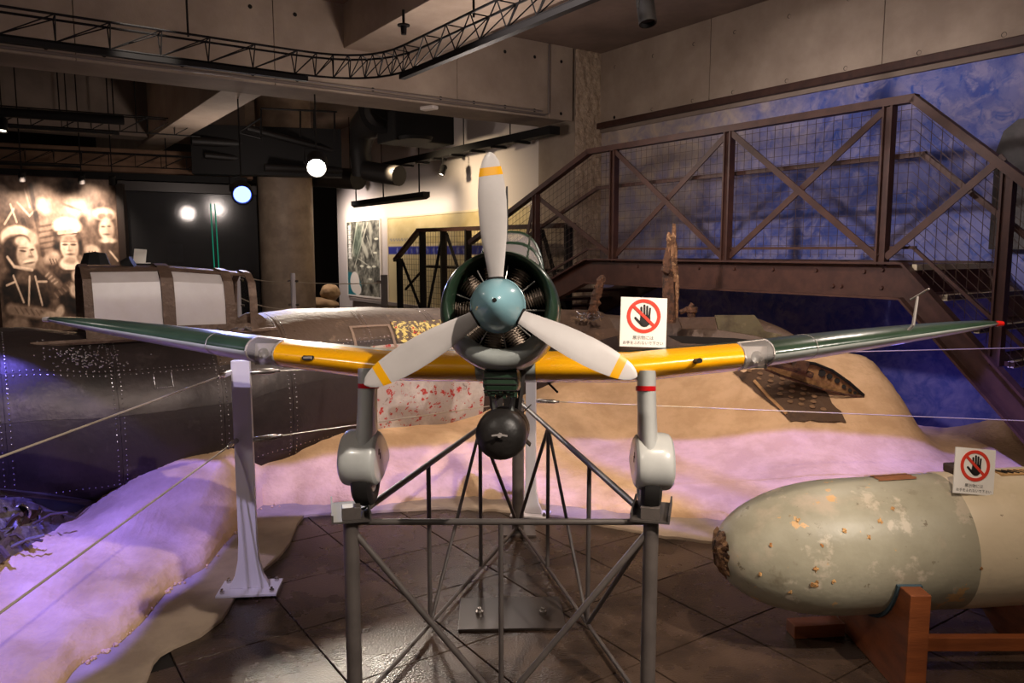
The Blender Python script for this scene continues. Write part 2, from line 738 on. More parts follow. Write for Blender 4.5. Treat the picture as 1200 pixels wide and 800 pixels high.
c1 = mixc(mrange(nzn(1.9, 6, 1.5), .36, .62), rgb(66, 80, 158), rgb(118, 120, 176))
c2 = mixc(mrange(nzn(4.6, 6, 1.6, off=5), .48, .66), c1, rgb(142, 138, 180))
c3 = mixc(mrange(nzn(7, 6, 1.4, off=11), .52, .70), c2, rgb(52, 80, 168))
# clouds painted towards the corner, the upper band greyer
k = mth('ADD', mth('MULTIPLY', s_out, -1.0), mth('MULTIPLY', mth('SUBTRACT', nzn(1.8, 5, 1.2, off=2), .5), 4.5))
k = mth('ADD', k, mth('MULTIPLY', mth('SUBTRACT', z_out, 1.6), 1.1))
c4 = mixc(mrange(k, -1.9, .1, 0, .95), c3, mixc(mrange(nzn(3.5, 5, 1.5, off=8), .35, .65), rgb(196, 178, 158), rgb(146, 140, 156)))
# darker blue low down
c5 = mixc(mrange(z_out, 1.45, .6, 0, .85), c4, mixc(mrange(nzn(4, 5, 2.2, off=21), .4, .62), rgb(42, 48, 132), rgb(92, 86, 152)))
L.new(c5, N['Principled BSDF'].inputs['Base Color'])
mural = MB().room(-.05, 12, -.10, 0, -.1, 3.20).build('wall_mural', mural_mat, kind='structure')
# formwork panels of the upper wall, each with its tie holes
hole = None
for (a, c_) in ((-.04, 1.836), (1.842, 3.831), (3.837, 5.83), (5.836, 7.83)):
    pn = MB().room(a, c_, -.10, .035, 3.25, 4.14).build('concrete_panel', concrete, parent=wall_right, bevel=.004)
    for s in (a + .33, a + 1.0, a + 1.64):
        for z in (3.30, 3.92):
            p = rf(s, .036, z)
            if hole is None:
                hole = MB().lathe([(.0, 0), (.017, 0), (.021, .004)], p, TD, 10).build('tie_hole', hole_mat, parent=pn)
                hole_off = hole.matrix_basis.copy()
            else:
                share(hole, 'tie_hole', pn, WM[pn.name].inverted() @ (p + TD * .002))
MB().room(-.03, 9, 0, .09, 3.185, 3.26).build('trim_1', brown_steel, kind='structure', bevel=.008)
MB().room(-.03, 9, .0, .03, 3.14, 3.185).build('trim_2', concrete_dark, kind='structure')
# rough corner column
cb_ = MB()
n1, n2 = 30, 90
for face in range(2):
    vs, fs = [], []
    for j in range(n2 + 1):
        for i in range(n1 + 1):
            u = i / n1
            z = -.1 + 4.25 * j / n2
            if face == 0:
                p = rf(.0, .444 * u, z)
                d = SD * (noise.noise(V((p.x * 14, p.y * 14, z * 14))) * .025 + .01)
                if u in (0, 1):
                    d *= .5
            else:
                p = rf(-.78 * u, .444, z)
                d = V()
            vs.append(p + d)
    for j in range(n2):
        for i in range(n1):
            q = j * (n1 + 1) + i
            fs.append((q, q + 1, q + n1 + 2, q + n1 + 1))
    cb_.add(vs, fs, face)
column = cb_.build('column', [concrete_rough, concrete], kind='structure', smooth=60)

# big transverse beam with its board-marked panels
beam = MB().room(-.66, -.02, .52, 12.5, 3.26, 4.14).build('beam', concrete_dark, kind='structure')
edges = [.50, .88, 2.19, 4.28, 6.01, 7.9, 10, 12.4]
for a, c_ in zip(edges[:-1], edges[1:]):
    pn = MB().room(-.02, .02, a + .003, c_ - .003, 3.245, 4.14).build('concrete_panel', concrete, parent=beam, bevel=.004)
    for t in (a + .22, (a + c_) / 2, c_ - .22) if c_ - a > 1 else ((a + c_) / 2,):
        for z in (3.32, 3.95):
            share(hole, 'tie_hole', pn, WM[pn.name].inverted() @ rf(.023, t, z), (0, 0, -math.pi / 2 - .0))
b = MB().tube([rf(.045, .90, 4.12), rf(.045, .90, 3.30), rf(.045, .96, 3.275), rf(.045, 12, 3.275)], .014, 8)
b.build('conduit', conduit, parent=beam, smooth=True)
MB().tube([rf(.045, 1.0, 3.315), rf(.045, 12, 3.315)], .010, 8).build('conduit', conduit, parent=beam, smooth=True)
MB().room(.0, 9, 2.62, 3.55, 3.70, 4.14).build('beam_overhead', concrete, kind='structure', bevel=.006)
MB().room(-11, -.66, 4.2, 4.62, 3.27, 4.14).build('beam_rear', concrete, kind='structure', bevel=.006)
MB().room(-5.4, -4.9, 3.2, 13, 3.30, 4.14).build('beam_far', concrete_dark, kind='structure')

# white exhibition wall continuing beyond the column
wall_white = MB().room(-8.05, -.78, .2, .44, -.1, 4.14).build('wall_white', white_wall, kind='structure')
# dark passage behind, pillar, back wall
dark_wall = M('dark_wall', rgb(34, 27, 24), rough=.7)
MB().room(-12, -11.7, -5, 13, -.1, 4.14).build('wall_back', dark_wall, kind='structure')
pc = at(337, 300, 13.0)
pl = MB()
pl.lathe([(.44, -.1), (.44, 4.14)], (pc.x, pc.y, 0), (0, 0, 1), 40)
pl.build('column_round', M('pillar_concrete', rgb(142, 124, 108), rgb(168, 148, 128), 3, .55, bump=.1, bscale=20), kind='structure', smooth=True)

q0, q1 = at(226, 180, 11.8), at(400, 184, 12.3)
MB().bar(V((q0.x, q0.y, 3.12)), V((q1.x, q1.y, 3.12)), .3, .72).build('trim_5', black_soft, kind='structure')
# header over the back displays
p0, p1 = at(-60, 212, 11.0), at(150, 212, 11.9)
hd = MB()
hd.bar(V((p0.x, p0.y, 2.95)), V((pc.x - .45, pc.y - .3, 2.95)), .3, .38)
hd.build('header_back', M('header_brown', rgb(120, 92, 72), rgb(136, 106, 84), 2, .8), kind='structure')
hd = MB()
hd.bar(V((p0.x, p0.y - .25, 2.72)), V((pc.x - .45, pc.y - .55, 2.72)), .12, .10)
hd.build('trim_3', black, kind='structure')

# ================================================================== STEEL FOOTBRIDGE
bridge = thing('footbridge', 'brown steel footbridge with mesh railing and stairs in front of the blue mural', 'bridge', rf(3.2, 1.4, 0))
TF, TB = 1.40, .20
def zs(z, s, k0=1.44, k1=4.90, sl=.385, sr=.86):
    if s < k0:
        return z - (k0 - s) * sl
    if s > k1:
        return z - (s - k1) * sr
    return z


SS = [-1.3, 1.44, 4.90, 7.2]


def run(mb, z, t, wid, hei, ends=None, k0=1.44, k1=4.90, shift=0.0):
    pts = [ends[0] if ends else SS[0], k0, k1, ends[1] if ends else SS[3]]
    for a, c_ in zip(pts[:-1], pts[1:]):
        mb.bar(rf(a - .01, t, zs(z, a, k0, k1)), rf(c_ + .01, t, zs(z, c_, k0, k1)), wid, hei)
    return mb


for t in (TF, TB):
    b = MB()
    ends = (-1.3, 6.3)
    hh = .25
    vs = []
    for tt in (t - .012, t + .012):
        for z0 in (1.27, 1.52):
            for s in (ends[0], 1.44, 4.90, ends[1]):
                vs.append(rf(s, tt, zs(z0, s, sr=1.0)))
    f = []
    for i in range(3):
        f += [(i, i + 1, 5 + i, 4 + i), (8 + i, 12 + i, 13 + i, 9 + i), (4 + i, 5 + i, 13 + i, 12 + i), (i, 8 + i, 9 + i, i + 1)]
    f += [(0, 4, 12, 8), (3, 11, 15, 7)]
    b.add(vs, f)
    for z0 in (1.27, 1.52):          # flanges
        for a, c_ in ((ends[0], 1.44), (1.44, 4.90), (4.90, ends[1])):
            b.bar(rf(a, t + (.03 if t > 1 else -.03), zs(z0, a, sr=1.0)), rf(c_, t + (.03 if t > 1 else -.03), zs(z0, c_, sr=1.0)), .085, .016)
    st_ = b.build('stringer', brown_steel, parent=bridge)
    if t == TF:
        bb = MB()
        for s in (2.2, 2.6, 3.0, 3.4, 3.8, 4.2, 4.6):
            bb.lathe([(.0, .014), (.012, .014), (.016, 0)], rf(s, t + .012, 1.455), TD, 8)
        for s, z in ((4.35, 1.34), (4.42, 1.34), (4.74, 1.34), (4.74, 1.47)):
            bb.lathe([(.0, .014), (.012, .014), (.018, 0)], rf(s, t + .012, z), TD, 8)
        bb.build('rivet_row', brown_steel, parent=st_, kind='stuff', smooth=True)
# deck plates
for i in range(4):
    a = 1.44 + i * .865
    MB().room(a + .004, a + .861, TB, TF, 1.485, 1.51).build('deck_plate', brown_steel, parent=bridge)
# treads
tread_white = M('tread_nosing', rgb(190, 176, 150), rough=.6)
for i in range(6):
    s = 4.93 + .22 * i
    z = 1.51 - .205 * i
    tr = MB().room(s - .02, s + .26, TB + .02, TF - .03, z - .235, z - .205).build('tread', brown_steel, parent=bridge)
    MB().room(s + .0, s + .035, TB + .02, TF - .03, z - .038, z + .003).build('nosing', tread_white, parent=tr)
for i in range(6):
    s = 1.40 - .30 * i
    z = 1.50 - .115 * (i + 1)
    MB().room(s - .30, s, TB + .02, TF - .03, z - .03, z).build('tread', brown_steel, parent=bridge)
# posts
posts = [-.55, .47, 1.82, 3.29, 4.72, 5.53]
for s in posts:
    ztop = zs(2.64, s)
    zbot = zs(1.50, s, sr=1.0)
    b = MB()
    b.bar(rf(s, TF, zbot), rf(s, TF, ztop), .018, .075, up=SD)
    b.bar(rf(s - .03, TF, zbot), rf(s - .03, TF, ztop), .07, .014, up=SD)
    b.bar(rf(s + .03, TF, zbot), rf(s + .03, TF, ztop), .07, .014, up=SD)
    b.build('post', brown_steel, parent=bridge)
run(MB(), 2.655, TF, .075, .055, (-1.0, 6.2), 1.42, 4.90).build('top_rail', brown_steel, parent=bridge)
run(MB(), 2.28, TF - .09, .035, .035, (-.9, 6.2), 1.46, 4.94).build('handrail', brown_steel, parent=bridge)
run(MB(), 1.63, TF - .03, .022, .022, (-.9, 6.2), 1.37, 4.94).build('lower_rail', brown_steel, parent=bridge)
# diagonal braces
dg = [(.47, 2.24, 1.79, 1.56), (1.84, 2.62, 3.26, 1.56), (3.26, 2.62, 1.84, 1.56), (3.32, 2.62, 4.69, 1.56), (4.69, 2.62, 3.32, 1.56), (4.76, 1.56, 5.50, 2.20), (.43, 2.24, .05, 1.15)]
for i, (s0, z0, s1, z1) in enumerate(dg):
    tt = TF + (.018 if i % 2 else -.012)
    MB().bar(rf(s0, tt, z0), rf(s1, tt, z1), .05, .012, up=TD).build('brace', brown_steel, parent=bridge)
# wire mesh infill, one panel per bay
bays = list(zip(posts[:-1], posts[1:])) + [(5.53, 6.2)]
for a, c_ in bays:
    b = MB()
    n = max(2, int((c_ - a) / .072))
    for i in range(1, n):
        s = a + (c_ - a) * i / n
        b.bar(rf(s, TF - .02, zs(1.56, s, sr=1.0)), rf(s, TF - .02, zs(2.62, s)), .0032)
    for j in range(15):
        zz = 1.58 + j * .072
        cuts = sorted({a, c_} | {q for q in (1.44, 4.90) if a < q < c_})
        for u0, u1 in zip(cuts[:-1], cuts[1:]):
            b.bar(rf(u0, TF - .02, zs(zz, u0, sr=.92)), rf(u1, TF - .02, zs(zz, u1, sr=.92)), .0032)
    b.build('wire_mesh', wire_dark, parent=bridge, kind='stuff')

# ------------------------------------------------------------------ far ramp railing by the maps
rail2 = thing('ramp_railing', 'dark braced ramp railing in front of the white wall, behind the engine cowling', 'railing', rf(-2, .8, .8))
T2 = .8
run2 = [(-4.50, 1.455), (-3.63, 1.955), (.40, 1.925)]
b = MB()
for (s0, z0), (s1, z1) in zip(run2[:-1], run2[1:]):
    b.bar(rf(s0 - .02, T2, z0), rf(s1 + .02, T2, z1), .09, .06)
b.build('top_rail', brown_steel, parent=rail2)
for s in (-4.36, -3.50, -2.80, -2.06, -1.2, -.3, .33):
    zt = 1.93 if s > -3.6 else 1.49
    MB().bar(rf(s, T2, .0), rf(s, T2, zt), .10, .05, up=SD).build('post', black, parent=rail2)
for s0, z0, s1, z1 in ((-4.30, 1.45, -3.55, .55), (-3.42, .55, -2.86, 1.88), (-2.74, 1.88, -2.1, .9), (-1.14, 1.88, -.36, .8), (-.24, 1.88, .27, .8)):
    MB().bar(rf(s0, T2 - .02, z0), rf(s1, T2 - .02, z1), .07, .012, up=TD).build('brace', black, parent=rail2)
MB().tube([rf(-4.3, T2 - .08, .95), rf(-3.55, T2 - .08, 1.36), rf(.3, T2 - .08, 1.36)], .022, 8).build('handrail', black, parent=rail2, smooth=True)
b = MB()
for i in range(55):
    s = -4.30 + i * .085
    b.bar(rf(s, T2 - .03, .3), rf(s, T2 - .03, min(1.92, 1.50 + max(0, (s + 4.30)) * .575)), .005)
for j in range(17):
    z = .40 + j * .09
    b.bar(rf(-4.30 + max(0, (z - 1.48) / .575), T2 - .03, z), rf(.33, T2 - .03, z), .005)
b.build('wire_mesh', wire_dark, parent=rail2, kind='stuff')

# dark rounded board at the right edge of the mural
p = onwall = None
b = MB()
poly = [(-.55, 0), (-.55, .75), (-.5, .92), (-.4, 1.0), (.6, 1.0), (.6, 0)]
b.prism(poly, rf(5.42, .08, 1.62), SD, (0, 0, 1), .04)
tag(b.build('display_board', M('board_grey', rgb(62, 60, 62), rgb(84, 80, 82), 5, .6)), 'dark grey round-cornered board on the mural, at the right end beyond the stair rail', 'board')

# ================================================================== CEILING FITTINGS
def truss(name, label, pts, h=.165, wdt=.15, r=.009, step=.32, track=True, hang=()):
    t_ = thing(name, label, 'truss', (pts[0] + pts[-1]) / 2)
    up = V((0, 0, 1))
    # resample
    seg = []
    for a, c_ in zip(pts[:-1], pts[1:]):
        n = max(1, int((c_ - a).length / step))
        seg += [a + (c_ - a) * (i / n) for i in range(n)]
    seg.append(pts[-1])

    def side(i):
        a = (seg[min(i + 1, len(seg) - 1)] - seg[max(i - 1, 0)]).normalized()
        return a.cross(up).normalized()
    L0 = [q for q in seg]
    L1 = [q + up * h + side(i) * wdt / 2 for i, q in enumerate(seg)]
    L2 = [q + up * h - side(i) * wdt / 2 for i, q in enumerate(seg)]
    for lst in (L0, L1, L2):
        MB().tube(lst, r, 6).build('chord', black, parent=t_, smooth=True)
    b = MB()
    for i in range(len(seg) - 1):
        b.tube([L1[i], L0[i]], r * .55, 5)
        b.tube([L0[i], L1[i + 1]], r * .55, 5)
        b.tube([L2[i], L0[i]], r * .55, 5)
        b.tube([L0[i], L2[i + 1]], r * .55, 5)
        b.tube([L1[i], L2[i]], r * .55, 5)
    b.build('lacing', black, parent=t_, kind='stuff')
    if track:
        b = MB()
        for a, c_ in track:
            b.bar(a - up * .03, c_ - up * .03, .05, .035)
        b.build('light_track', black, parent=t_)
    for q, zt in hang:
        MB().tube([q, V((q.x, q.y, zt))], .008, 6).build('hanger', black, parent=t_)
    return t_


ZT = 3.02
k = onz(440, 99, ZT)
k = V((k.x, k.y, ZT))
left = k + TD * 8.0
right = k + SD * 4.6
corner = [k + TD * (.55 * math.cos(a)) * (1) + SD * (.55 * math.sin(a)) for a in (0,)]
arc = []
for i in range(9):
    a = i / 8
    q0, q1, q2 = k + TD * .7, k, k + SD * .7
    arc.append(q0 * (1 - a) ** 2 + q1 * 2 * a * (1 - a) + q2 * a * a)
pts = [left, arc[0]] + arc[1:-1] + [arc[-1], right]
pts = [left, *arc, right]
hq = k + TD * 1.5 + V((0, 0, .165))
truss('lighting_truss', 'black L-shaped lattice truss with light track, nearest under the ceiling', pts,
      track=[(k + TD * 7, k + TD * .6), (k + SD * .5, k + SD * 4.4)], hang=[(hq, 4.14), (k + SD * 1.6 + V((0, 0, .165)), 4.14)])


def strutline(px0, py0, px1, py1, Y0, Y1):
    return at(px0, py0, Y0), at(px1, py1, Y1)


a, c_ = strutline(-40, 142, 235, 160, 9.4, 10.8)
truss('lighting_truss', 'dim lattice truss in the rear hall above the blue spotlight', [a, c_], h=.2, track=[(a, a + (c_ - a) * .62)], hang=[(a + (c_ - a) * .4, 4.1), (a + (c_ - a) * .7, 4.1)])
a, c_ = strutline(-40, 187, 330, 203, 10.6, 12.3)
truss('lighting_truss', 'dim lattice truss lowest and farthest, above the airmen picture', [a, c_], h=.18, track=[(a, a + (c_ - a) * .33)], hang=[(a + (c_ - a) * .6, 4.1)])

a, c_ = at(-30, 129, 8.6), at(145, 141, 9.4)
u = thing('pendant_tube', 'thick black hanging tube under the beam at upper left', 'pendant', (a + c_) / 2)
MB().tube([a, c_], .055, 14).build('tube', black, parent=u, smooth=True)
for f_ in (.55, .93):
    q = a + (c_ - a) * f_
    MB().tube([q, V((q.x, q.y, 4.1))], .008, 6).build('hanger', black, parent=u)

# black cable tray to the column
u = thing('cable_tray', 'long black light track running from rear hall to concrete column', 'track', rf(-3, .9, 3.05))
MB().room(-7.2, .17, .82, .98, 3.03, 3.13).build('tray', black, parent=u)
for s in (-6.2, -4.8, -3.4, -2.0, -.8):
    MB().tube([rf(s, .9, 3.1), rf(s, .9, 4.13)], .008, 6).build('hanger', black, parent=u)
for s in [-6.6 + .55 * i for i in range(12)]:
    MB().room(s, s + .05, .78, 1.02, 3.0, 3.03).build('clamp', black, parent=u)

# linear pendant over the map
u = thing('linear_pendant', 'black angled bar lamp hung over the wall maps', 'lamp', rf(-4.6, 1.0, 2.45))
b = MB()
pr = [(-.06, -.03), (0, -.07), (.06, -.03), (.06, .05), (-.06, .05)]
rings = []
for s in (-6.05, -3.15):
    rings.append([rf(s, .9 + q[0], 2.50 + q[1]) for q in pr])
b.loft(rings).build('housing', black, parent=u)
for s in (-5.95, -4.75, -3.4):
    MB().tube([rf(s, .9, 2.54), rf(s, .9, 3.05)], .012, 6).build('rod', black, parent=u)

# ventilation ducts
u = thing('duct_elbow', 'dark round ventilation duct bending down behind the beam', 'duct', at(425, 190, 12.3))
MB().tube([at(452, 120, 11.2), at(440, 140, 11.5), at(425, 150, 11.9), at(422, 175, 12.1), at(425, 205, 12.2)], [.30, .28, .2, .16, .16], 18).build('pipe', duct_mat, parent=u, smooth=True)
MB().lathe([(.26, -.04), (.33, -.04), (.33, .04), (.26, .04)], at(448, 128, 11.0), (.35, -.9, -.35), 24).build('flange', black, parent=u, smooth=True)
tag(MB().tube([at(366, 207, 13.6), at(420, 210, 12.8)], .17, 18).build('duct', duct_mat, smooth=True), 'short dark duct stub lowest beside the white wall top edge', 'duct')
tag(MB().tube([at(430, 200, 12.0), at(441, 202, 11.9), at(468, 206, 11.6)], .15, 18).build('duct', duct_mat, smooth=True), 'dark duct piece in front of the white wall, above the bar lamp', 'duct')
tag(MB().box(at(487, 152, 11.4), (.95, .6, .42), Matrix.Rotation(.6, 3, 'Z')).build('air_unit', black_soft, bevel=.02), 'black boxed air unit hung behind the large beam', 'air unit')
tag(MB().lathe([(0, -.02), (.22, -.02), (.24, .03), (0, .03)], at(487, 163, 10.9), (0, 0, 1), 24).build('air_diffuser', black, smooth=True), 'round black air diffuser under the boxed unit', 'diffuser')
# tangle of dark stage gear behind the beam
for i, (x0, y0, x1, y1, r_) in enumerate([(225, 165, 345, 172, .07), (240, 182, 330, 190, .05), (290, 150, 395, 178, .05), (310, 196, 400, 200, .06)]):
    tag(MB().tube([at(x0, y0, 11.6), at(x1, y1, 12.2)], r_, 10).build('duct', duct_mat, smooth=True),
        ['upper dark pipe in the rigging between blue and white spotlights', 'second dark pipe just above the blue spotlight',
         'slanted dark pipe above the white spotlight', 'lowest dark pipe right above the round pillar'][i], 'duct')
a = at(306, 150, 10.4)
u = thing('hung_frame', 'thin black square rigging frame hung behind beam above the spotlights', 'frame', a)
for q0, q1 in (((306, 127), (306, 165)), ((306, 127), (395, 131)), ((352, 128), (352, 160)), ((368, 128), (368, 160)), ((392, 130), (392, 165)), ((306, 138), (280, 155)), ((280, 155), (306, 162))):
    MB().tube([at(*q0, 10.4), at(*q1, 10.4)], .012, 6).build('rod', black, parent=u)

sens = at(503, 139, 9.05)
sens.z = 3.237
tag(MB().box(sens, (.20, .10, .045), Matrix.Rotation(-.6, 3, 'Z')).build('smoke_detector', M('device_white', rgb(225, 215, 210), rough=.5), bevel=.012), 'small white box fixed under the large beam', 'detector')
u = thing('ceiling_sensor', 'tiny black sensor on round plate under overhead beam', 'sensor', at(473, 32, 7.0))
q = at(473, 30, 7.0)
MB().lathe([(0, -.004), (.055, -.004), (.055, .008), (0, .008)], q, (0, 0, 1), 20).build('plate', black, parent=u, smooth=True)
MB().lathe([(0, -.075), (.024, -.075), (.028, 0)], q, (0, 0, 1), 14).build('head', black, parent=u, smooth=True)
MB().tube([q, (q.x, q.y, 3.7)], .012, 6).build('stem', black, parent=u)


def fixture(label, p, aim, r=.05, length=.16, stem=None, lens=None, group=None, lamp=None):
    u = thing('track_spotlight', label, 'spotlight', p, group=group)
    a = (V(aim) - V(p)).normalized()
    MB().lathe([(0, -length * .5), (r * .7, -length * .5), (r, -length * .35), (r, length * .5), (r * .86, length * .5), (r * .8, length * .36), (0, length * .36)], p, a, 20).build('housing', black, parent=u, smooth=True)
    if lens:
        MB().lathe([(0, length * .40), (r * .8, length * .40), (r * .8, length * .38)], p, a, 20).build('lens', lens, parent=u)
    if stem is not None:
        q = V(p)
        sd_ = a.cross(V((0, 0, 1))).normalized()
        MB().tube([q + sd_ * r * 1.05, q + sd_ * r * 1.05 + V((0, 0, r * 1.4)), q + V((0, 0, r * 1.5)), q + V((0, 0, r * 1.5 + .01)), V((q.x, q.y, stem))], .008, 6).build('yoke', black, parent=u)
    return u


def glow(name, col, st):
    return M(name, (.02, .02, .02), emit=col, estr=st)


lens_warm = glow('lens_warm', (1, .86, .68), 9)
lens_white = glow('lens_white', (1, .90, .76), 60)
lens_blue = glow('lens_blue', (.10, .16, 1.0), 7)
fixture('black spotlight at the top edge above the concrete wall panels', at(757, 11, 5.2), (1.2, 4.4, 0), .058, .2, 4.14)
fixture('small spotlight with bright lens under the light track, left of propeller tip', rf(-2.62, .9, 2.84), rf(-2.62, 2.2, .0), .05, .16, 3.03, lens_warm)
fixture('small lit spotlight at the left end of the long light track', rf(-6.62, .9, 2.92), rf(-6.4, 3.2, 1.2), .07, .16, 3.03, lens_warm)
fixture('small black spotlight under the farther truss at left picture edge', at(3, 146, 8.8), at(0, 300, 8.4), .05, .16, 4.1, lens_warm)

# the two bright lamps facing the viewer
pb = at(283, 225, 8.7)
aim = V((-.6, 3.0, .2))
fixture('bright blue floodlight shining toward the viewer, left of the round pillar', pb, aim, .115, .26, 4.1, lens_blue)
a = (aim - pb).normalized()
spot('blue_floodlight', pb + a * .14, (-1.7, 4.7, .9), 170, (.22, .30, 1.0), 34, .6, .10)
pw = at(371, 192, 8.4)
aim = V((-.95, 3.5, 0))
fixture('bright white floodlight shining toward the viewer, above the round pillar', pw, aim, .115, .26, 4.1, lens_white)
a = (aim - pw).normalized()
spot('white_floodlight', pw + a * .14, aim, 480, (1, .87, .72), 40, .5, .09)

# ================================================================== BACK DISPLAYS
def ell(im, cx, cy, rx, ry, val, soft=.15, rot=0.0, k=1.0):
    ny, nx = im.shape
    X, Y = np.meshgrid(np.linspace(0, 1, nx), np.linspace(0, 1, ny))
    dx, dy = X - cx, (Y - cy)
    c, s = math.cos(rot), math.sin(rot)
    d = np.sqrt(((dx * c + dy * s) / rx) ** 2 + ((-dx * s + dy * c) / ry) ** 2)
    a = np.clip((1 + soft - d) / (2 * soft), 0, 1) * k
    im[:] = im * (1 - a) + val * a


def stroke(im, x0, y0, x1, y1, wd, val, k=1.0):
    ny, nx = im.shape
    X, Y = np.meshgrid(np.linspace(0, 1, nx), np.linspace(0, 1, ny))
    L_ = math.hypot(x1 - x0, y1 - y0) + 1e-9
    t = np.clip(((X - x0) * (x1 - x0) + (Y - y0) * (y1 - y0)) / L_ ** 2, 0, 1)
    d = np.hypot(X - x0 - t * (x1 - x0), Y - y0 - t * (y1 - y0))
    a = np.clip((wd - d) / (wd * .5), 0, 1) * k
    im[:] = im * (1 - a) + val * a


def fbm(ny, nx, sc_, seed, octs=4, ax=1.0):
    out = np.zeros((ny, nx))
    for j in range(ny):
        for i in range(nx):
            out[j, i] = noise.fractal(V((i / nx * sc_ * ax, j / ny * sc_, seed)), .9, 2.0, octs)
    return out


# the airmen photograph, painted in the picture's own raster
nx_, ny_ = 190, 220
im = np.full((ny_, nx_), .40) + fbm(ny_, nx_, 8, 3.3) * .20


def E_(x, y, rx, ry, val, soft=.18, rot=0.0, k=1.0):
    ell(im, (x - 13) / 627, (y - 62) / 718, rx / 627, ry / 718, val, soft, rot, k)


def S_(x0, y0, x1, y1, wd, val, k=1.0):
    stroke(im, (x0 - 13) / 627, (y0 - 62) / 718, (x1 - 13) / 627, (y1 - 62) / 718, wd / 627, val, k)


# back row
E_(70, 190, 60, 110, .28, .6)
E_(150, 150, 60, 60, .62, .6)
for q in ((95, 190, 120, 270), (130, 180, 185, 240), (170, 120, 190, 200), (185, 240, 220, 210), (60, 280, 110, 210)):
    S_(*q, 6, .86, .8)
for q in ((200, 100, 240, 420), (150, 260, 200, 420), (215, 230, 235, 330)):
    S_(*q, 14, .16, .7)
E_(265, 190, 42, 42, .84, .3)
E_(262, 330, 48, 78, .56, .4)
for i in range(5):
    S_(230, 290 + i * 26, 300, 278 + i * 26, 6, .30, .7)
E_(280, 100, 40, 60, .55, .4)
E_(410, 95, 55, 35, .16, .5)
E_(420, 185, 72, 58, .84, .35)
S_(350, 180, 470, 215, 7, .45, .8)
E_(325, 200, 40, 55, .6, .5)
E_(470, 240, 50, 40, .80, .4)
E_(455, 260, 22, 30, .30, .5)
E_(520, 110, 80, 60, .55, .6)
E_(505, 330, 60, 60, .40, .4)
# right man
E_(600, 440, 75, 110, .30, .2)
E_(578, 285, 56, 70, .26, .15)
E_(572, 225, 60, 32, .88, .2)
E_(560, 236, 24, 15, .55, .3)
E_(602, 236, 20, 15, .55, .3)
E_(580, 298, 42, 54, .86, .15)
E_(604, 300, 22, 50, .62, .5, 0, .6)
E_(563, 285, 11, 4, .36, .5)
E_(595, 283, 10, 4, .36, .5)
E_(580, 322, 18, 5, .45, .5)
E_(585, 352, 44, 14, .92, .3)
S_(585, 395, 632, 450, 6, .86)
S_(520, 395, 590, 380, 22, .34)
E_(498, 398, 42, 26, .80, .25, .2)
for i in range(3):
    S_(480 + i * 16, 405, 490 + i * 16, 425, 4, .36, .8)
# middle man
E_(410, 590, 120, 130, .12, .15)
E_(372, 385, 76, 92, .11, .12)
E_(372, 285, 74, 42, .92, .15)
E_(366, 322, 72, 16, .20, .3)
E_(342, 318, 24, 15, .72, .2)
E_(392, 314, 30, 17, .80, .2)
S_(320, 330, 430, 318, 4, .15)
E_(377, 385, 48, 64, .86, .12)
E_(402, 395, 24, 56, .60, .6, 0, .55)
E_(372, 345, 46, 16, .62, .6)
for x in (355, 398):
    E_(x, 372, 15, 5, .24, .4)
    E_(x, 358, 18, 4, .46, .6)
S_(376, 375, 374, 398, 4, .68)
E_(378, 400, 12, 5, .56, .6)
E_(380, 418, 20, 6, .40, .5)
E_(380, 436, 24, 10, .90, .6)
E_(375, 462, 56, 34, .95, .15)
E_(380, 446, 34, 18, .66, .4)
S_(430, 440, 470, 500, 22, .50)
S_(330, 500, 420, 500, 10, .25)
E_(288, 432, 42, 30, .74, .3, -.3)
for i in range(3):
    S_(272 + i * 15, 440, 280 + i * 15, 462, 4, .3, .8)
S_(280, 610, 400, 545, 26, .30)
for i in range(5):
    S_(285 + i * 22, 600 - i * 12, 300 + i * 22, 620 - i * 14, 5, .52, .8)
E_(388, 590, 24, 34, .84, .3)
E_(400, 520, 22, 26, .78, .3)
# left man
E_(140, 610, 125, 150, .10, .12)
E_(250, 540, 52, 60, .26, .4)
E_(118, 345, 84, 60, .92, .1)
E_(110, 392, 72, 62, .20, .15)
E_(85, 430, 38, 66, .14, .2)
E_(190, 345, 26, 40, .74, .3)
E_(136, 358, 44, 32, .28, .12)
E_(138, 357, 34, 23, .84, .2)
E_(160, 425, 52, 68, .86, .1, -.12)
E_(125, 440, 22, 60, .62, .6, 0, .6)
E_(140, 402, 16, 5, .28, .4, .1)
E_(186, 396, 11, 5, .28, .4, -.1)
E_(140, 388, 20, 4, .46, .6)
S_(174, 398, 184, 424, 4, .66)
E_(178, 428, 13, 6, .56, .5)
E_(166, 448, 27, 8, .97, .3, -.15)
E_(165, 459, 26, 5, .40, .4, -.15)
E_(160, 478, 34, 14, .70, .5)
S_(62, 430, 92, 474, 8, .86)
S_(92, 474, 178, 490, 9, .88)
E_(142, 525, 46, 34, .34, .3)
for q in ((84, 515, 126, 640), (164, 520, 150, 655), (192, 520, 218, 655), (205, 545, 248, 545), (48, 560, 88, 545)):
    S_(*q, 6, .84)
S_(215, 470, 310, 560, 24, .46)
for i in range(4):
    S_(245 + i * 14, 520 + i * 12, 262 + i * 14, 505 + i * 14, 5, .74, .8)
S_(60, 672, 240, 700, 34, .56)
for i in range(6):
    S_(80 + i * 26, 662 + i * 4, 96 + i * 26, 690 + i * 3, 4, .34, .7)
E_(262, 712, 46, 25, .80, .2, .2)
E_(305, 690, 20, 34, .82, .3, .6)
for i in range(4):
    S_(255 + i * 13, 715 + i * 2, 268 + i * 14, 738 - i * 2, 4, .34, .9)
E_(95, 748, 56, 44, .58, .25)
E_(300, 755, 60, 30, .32, .5)
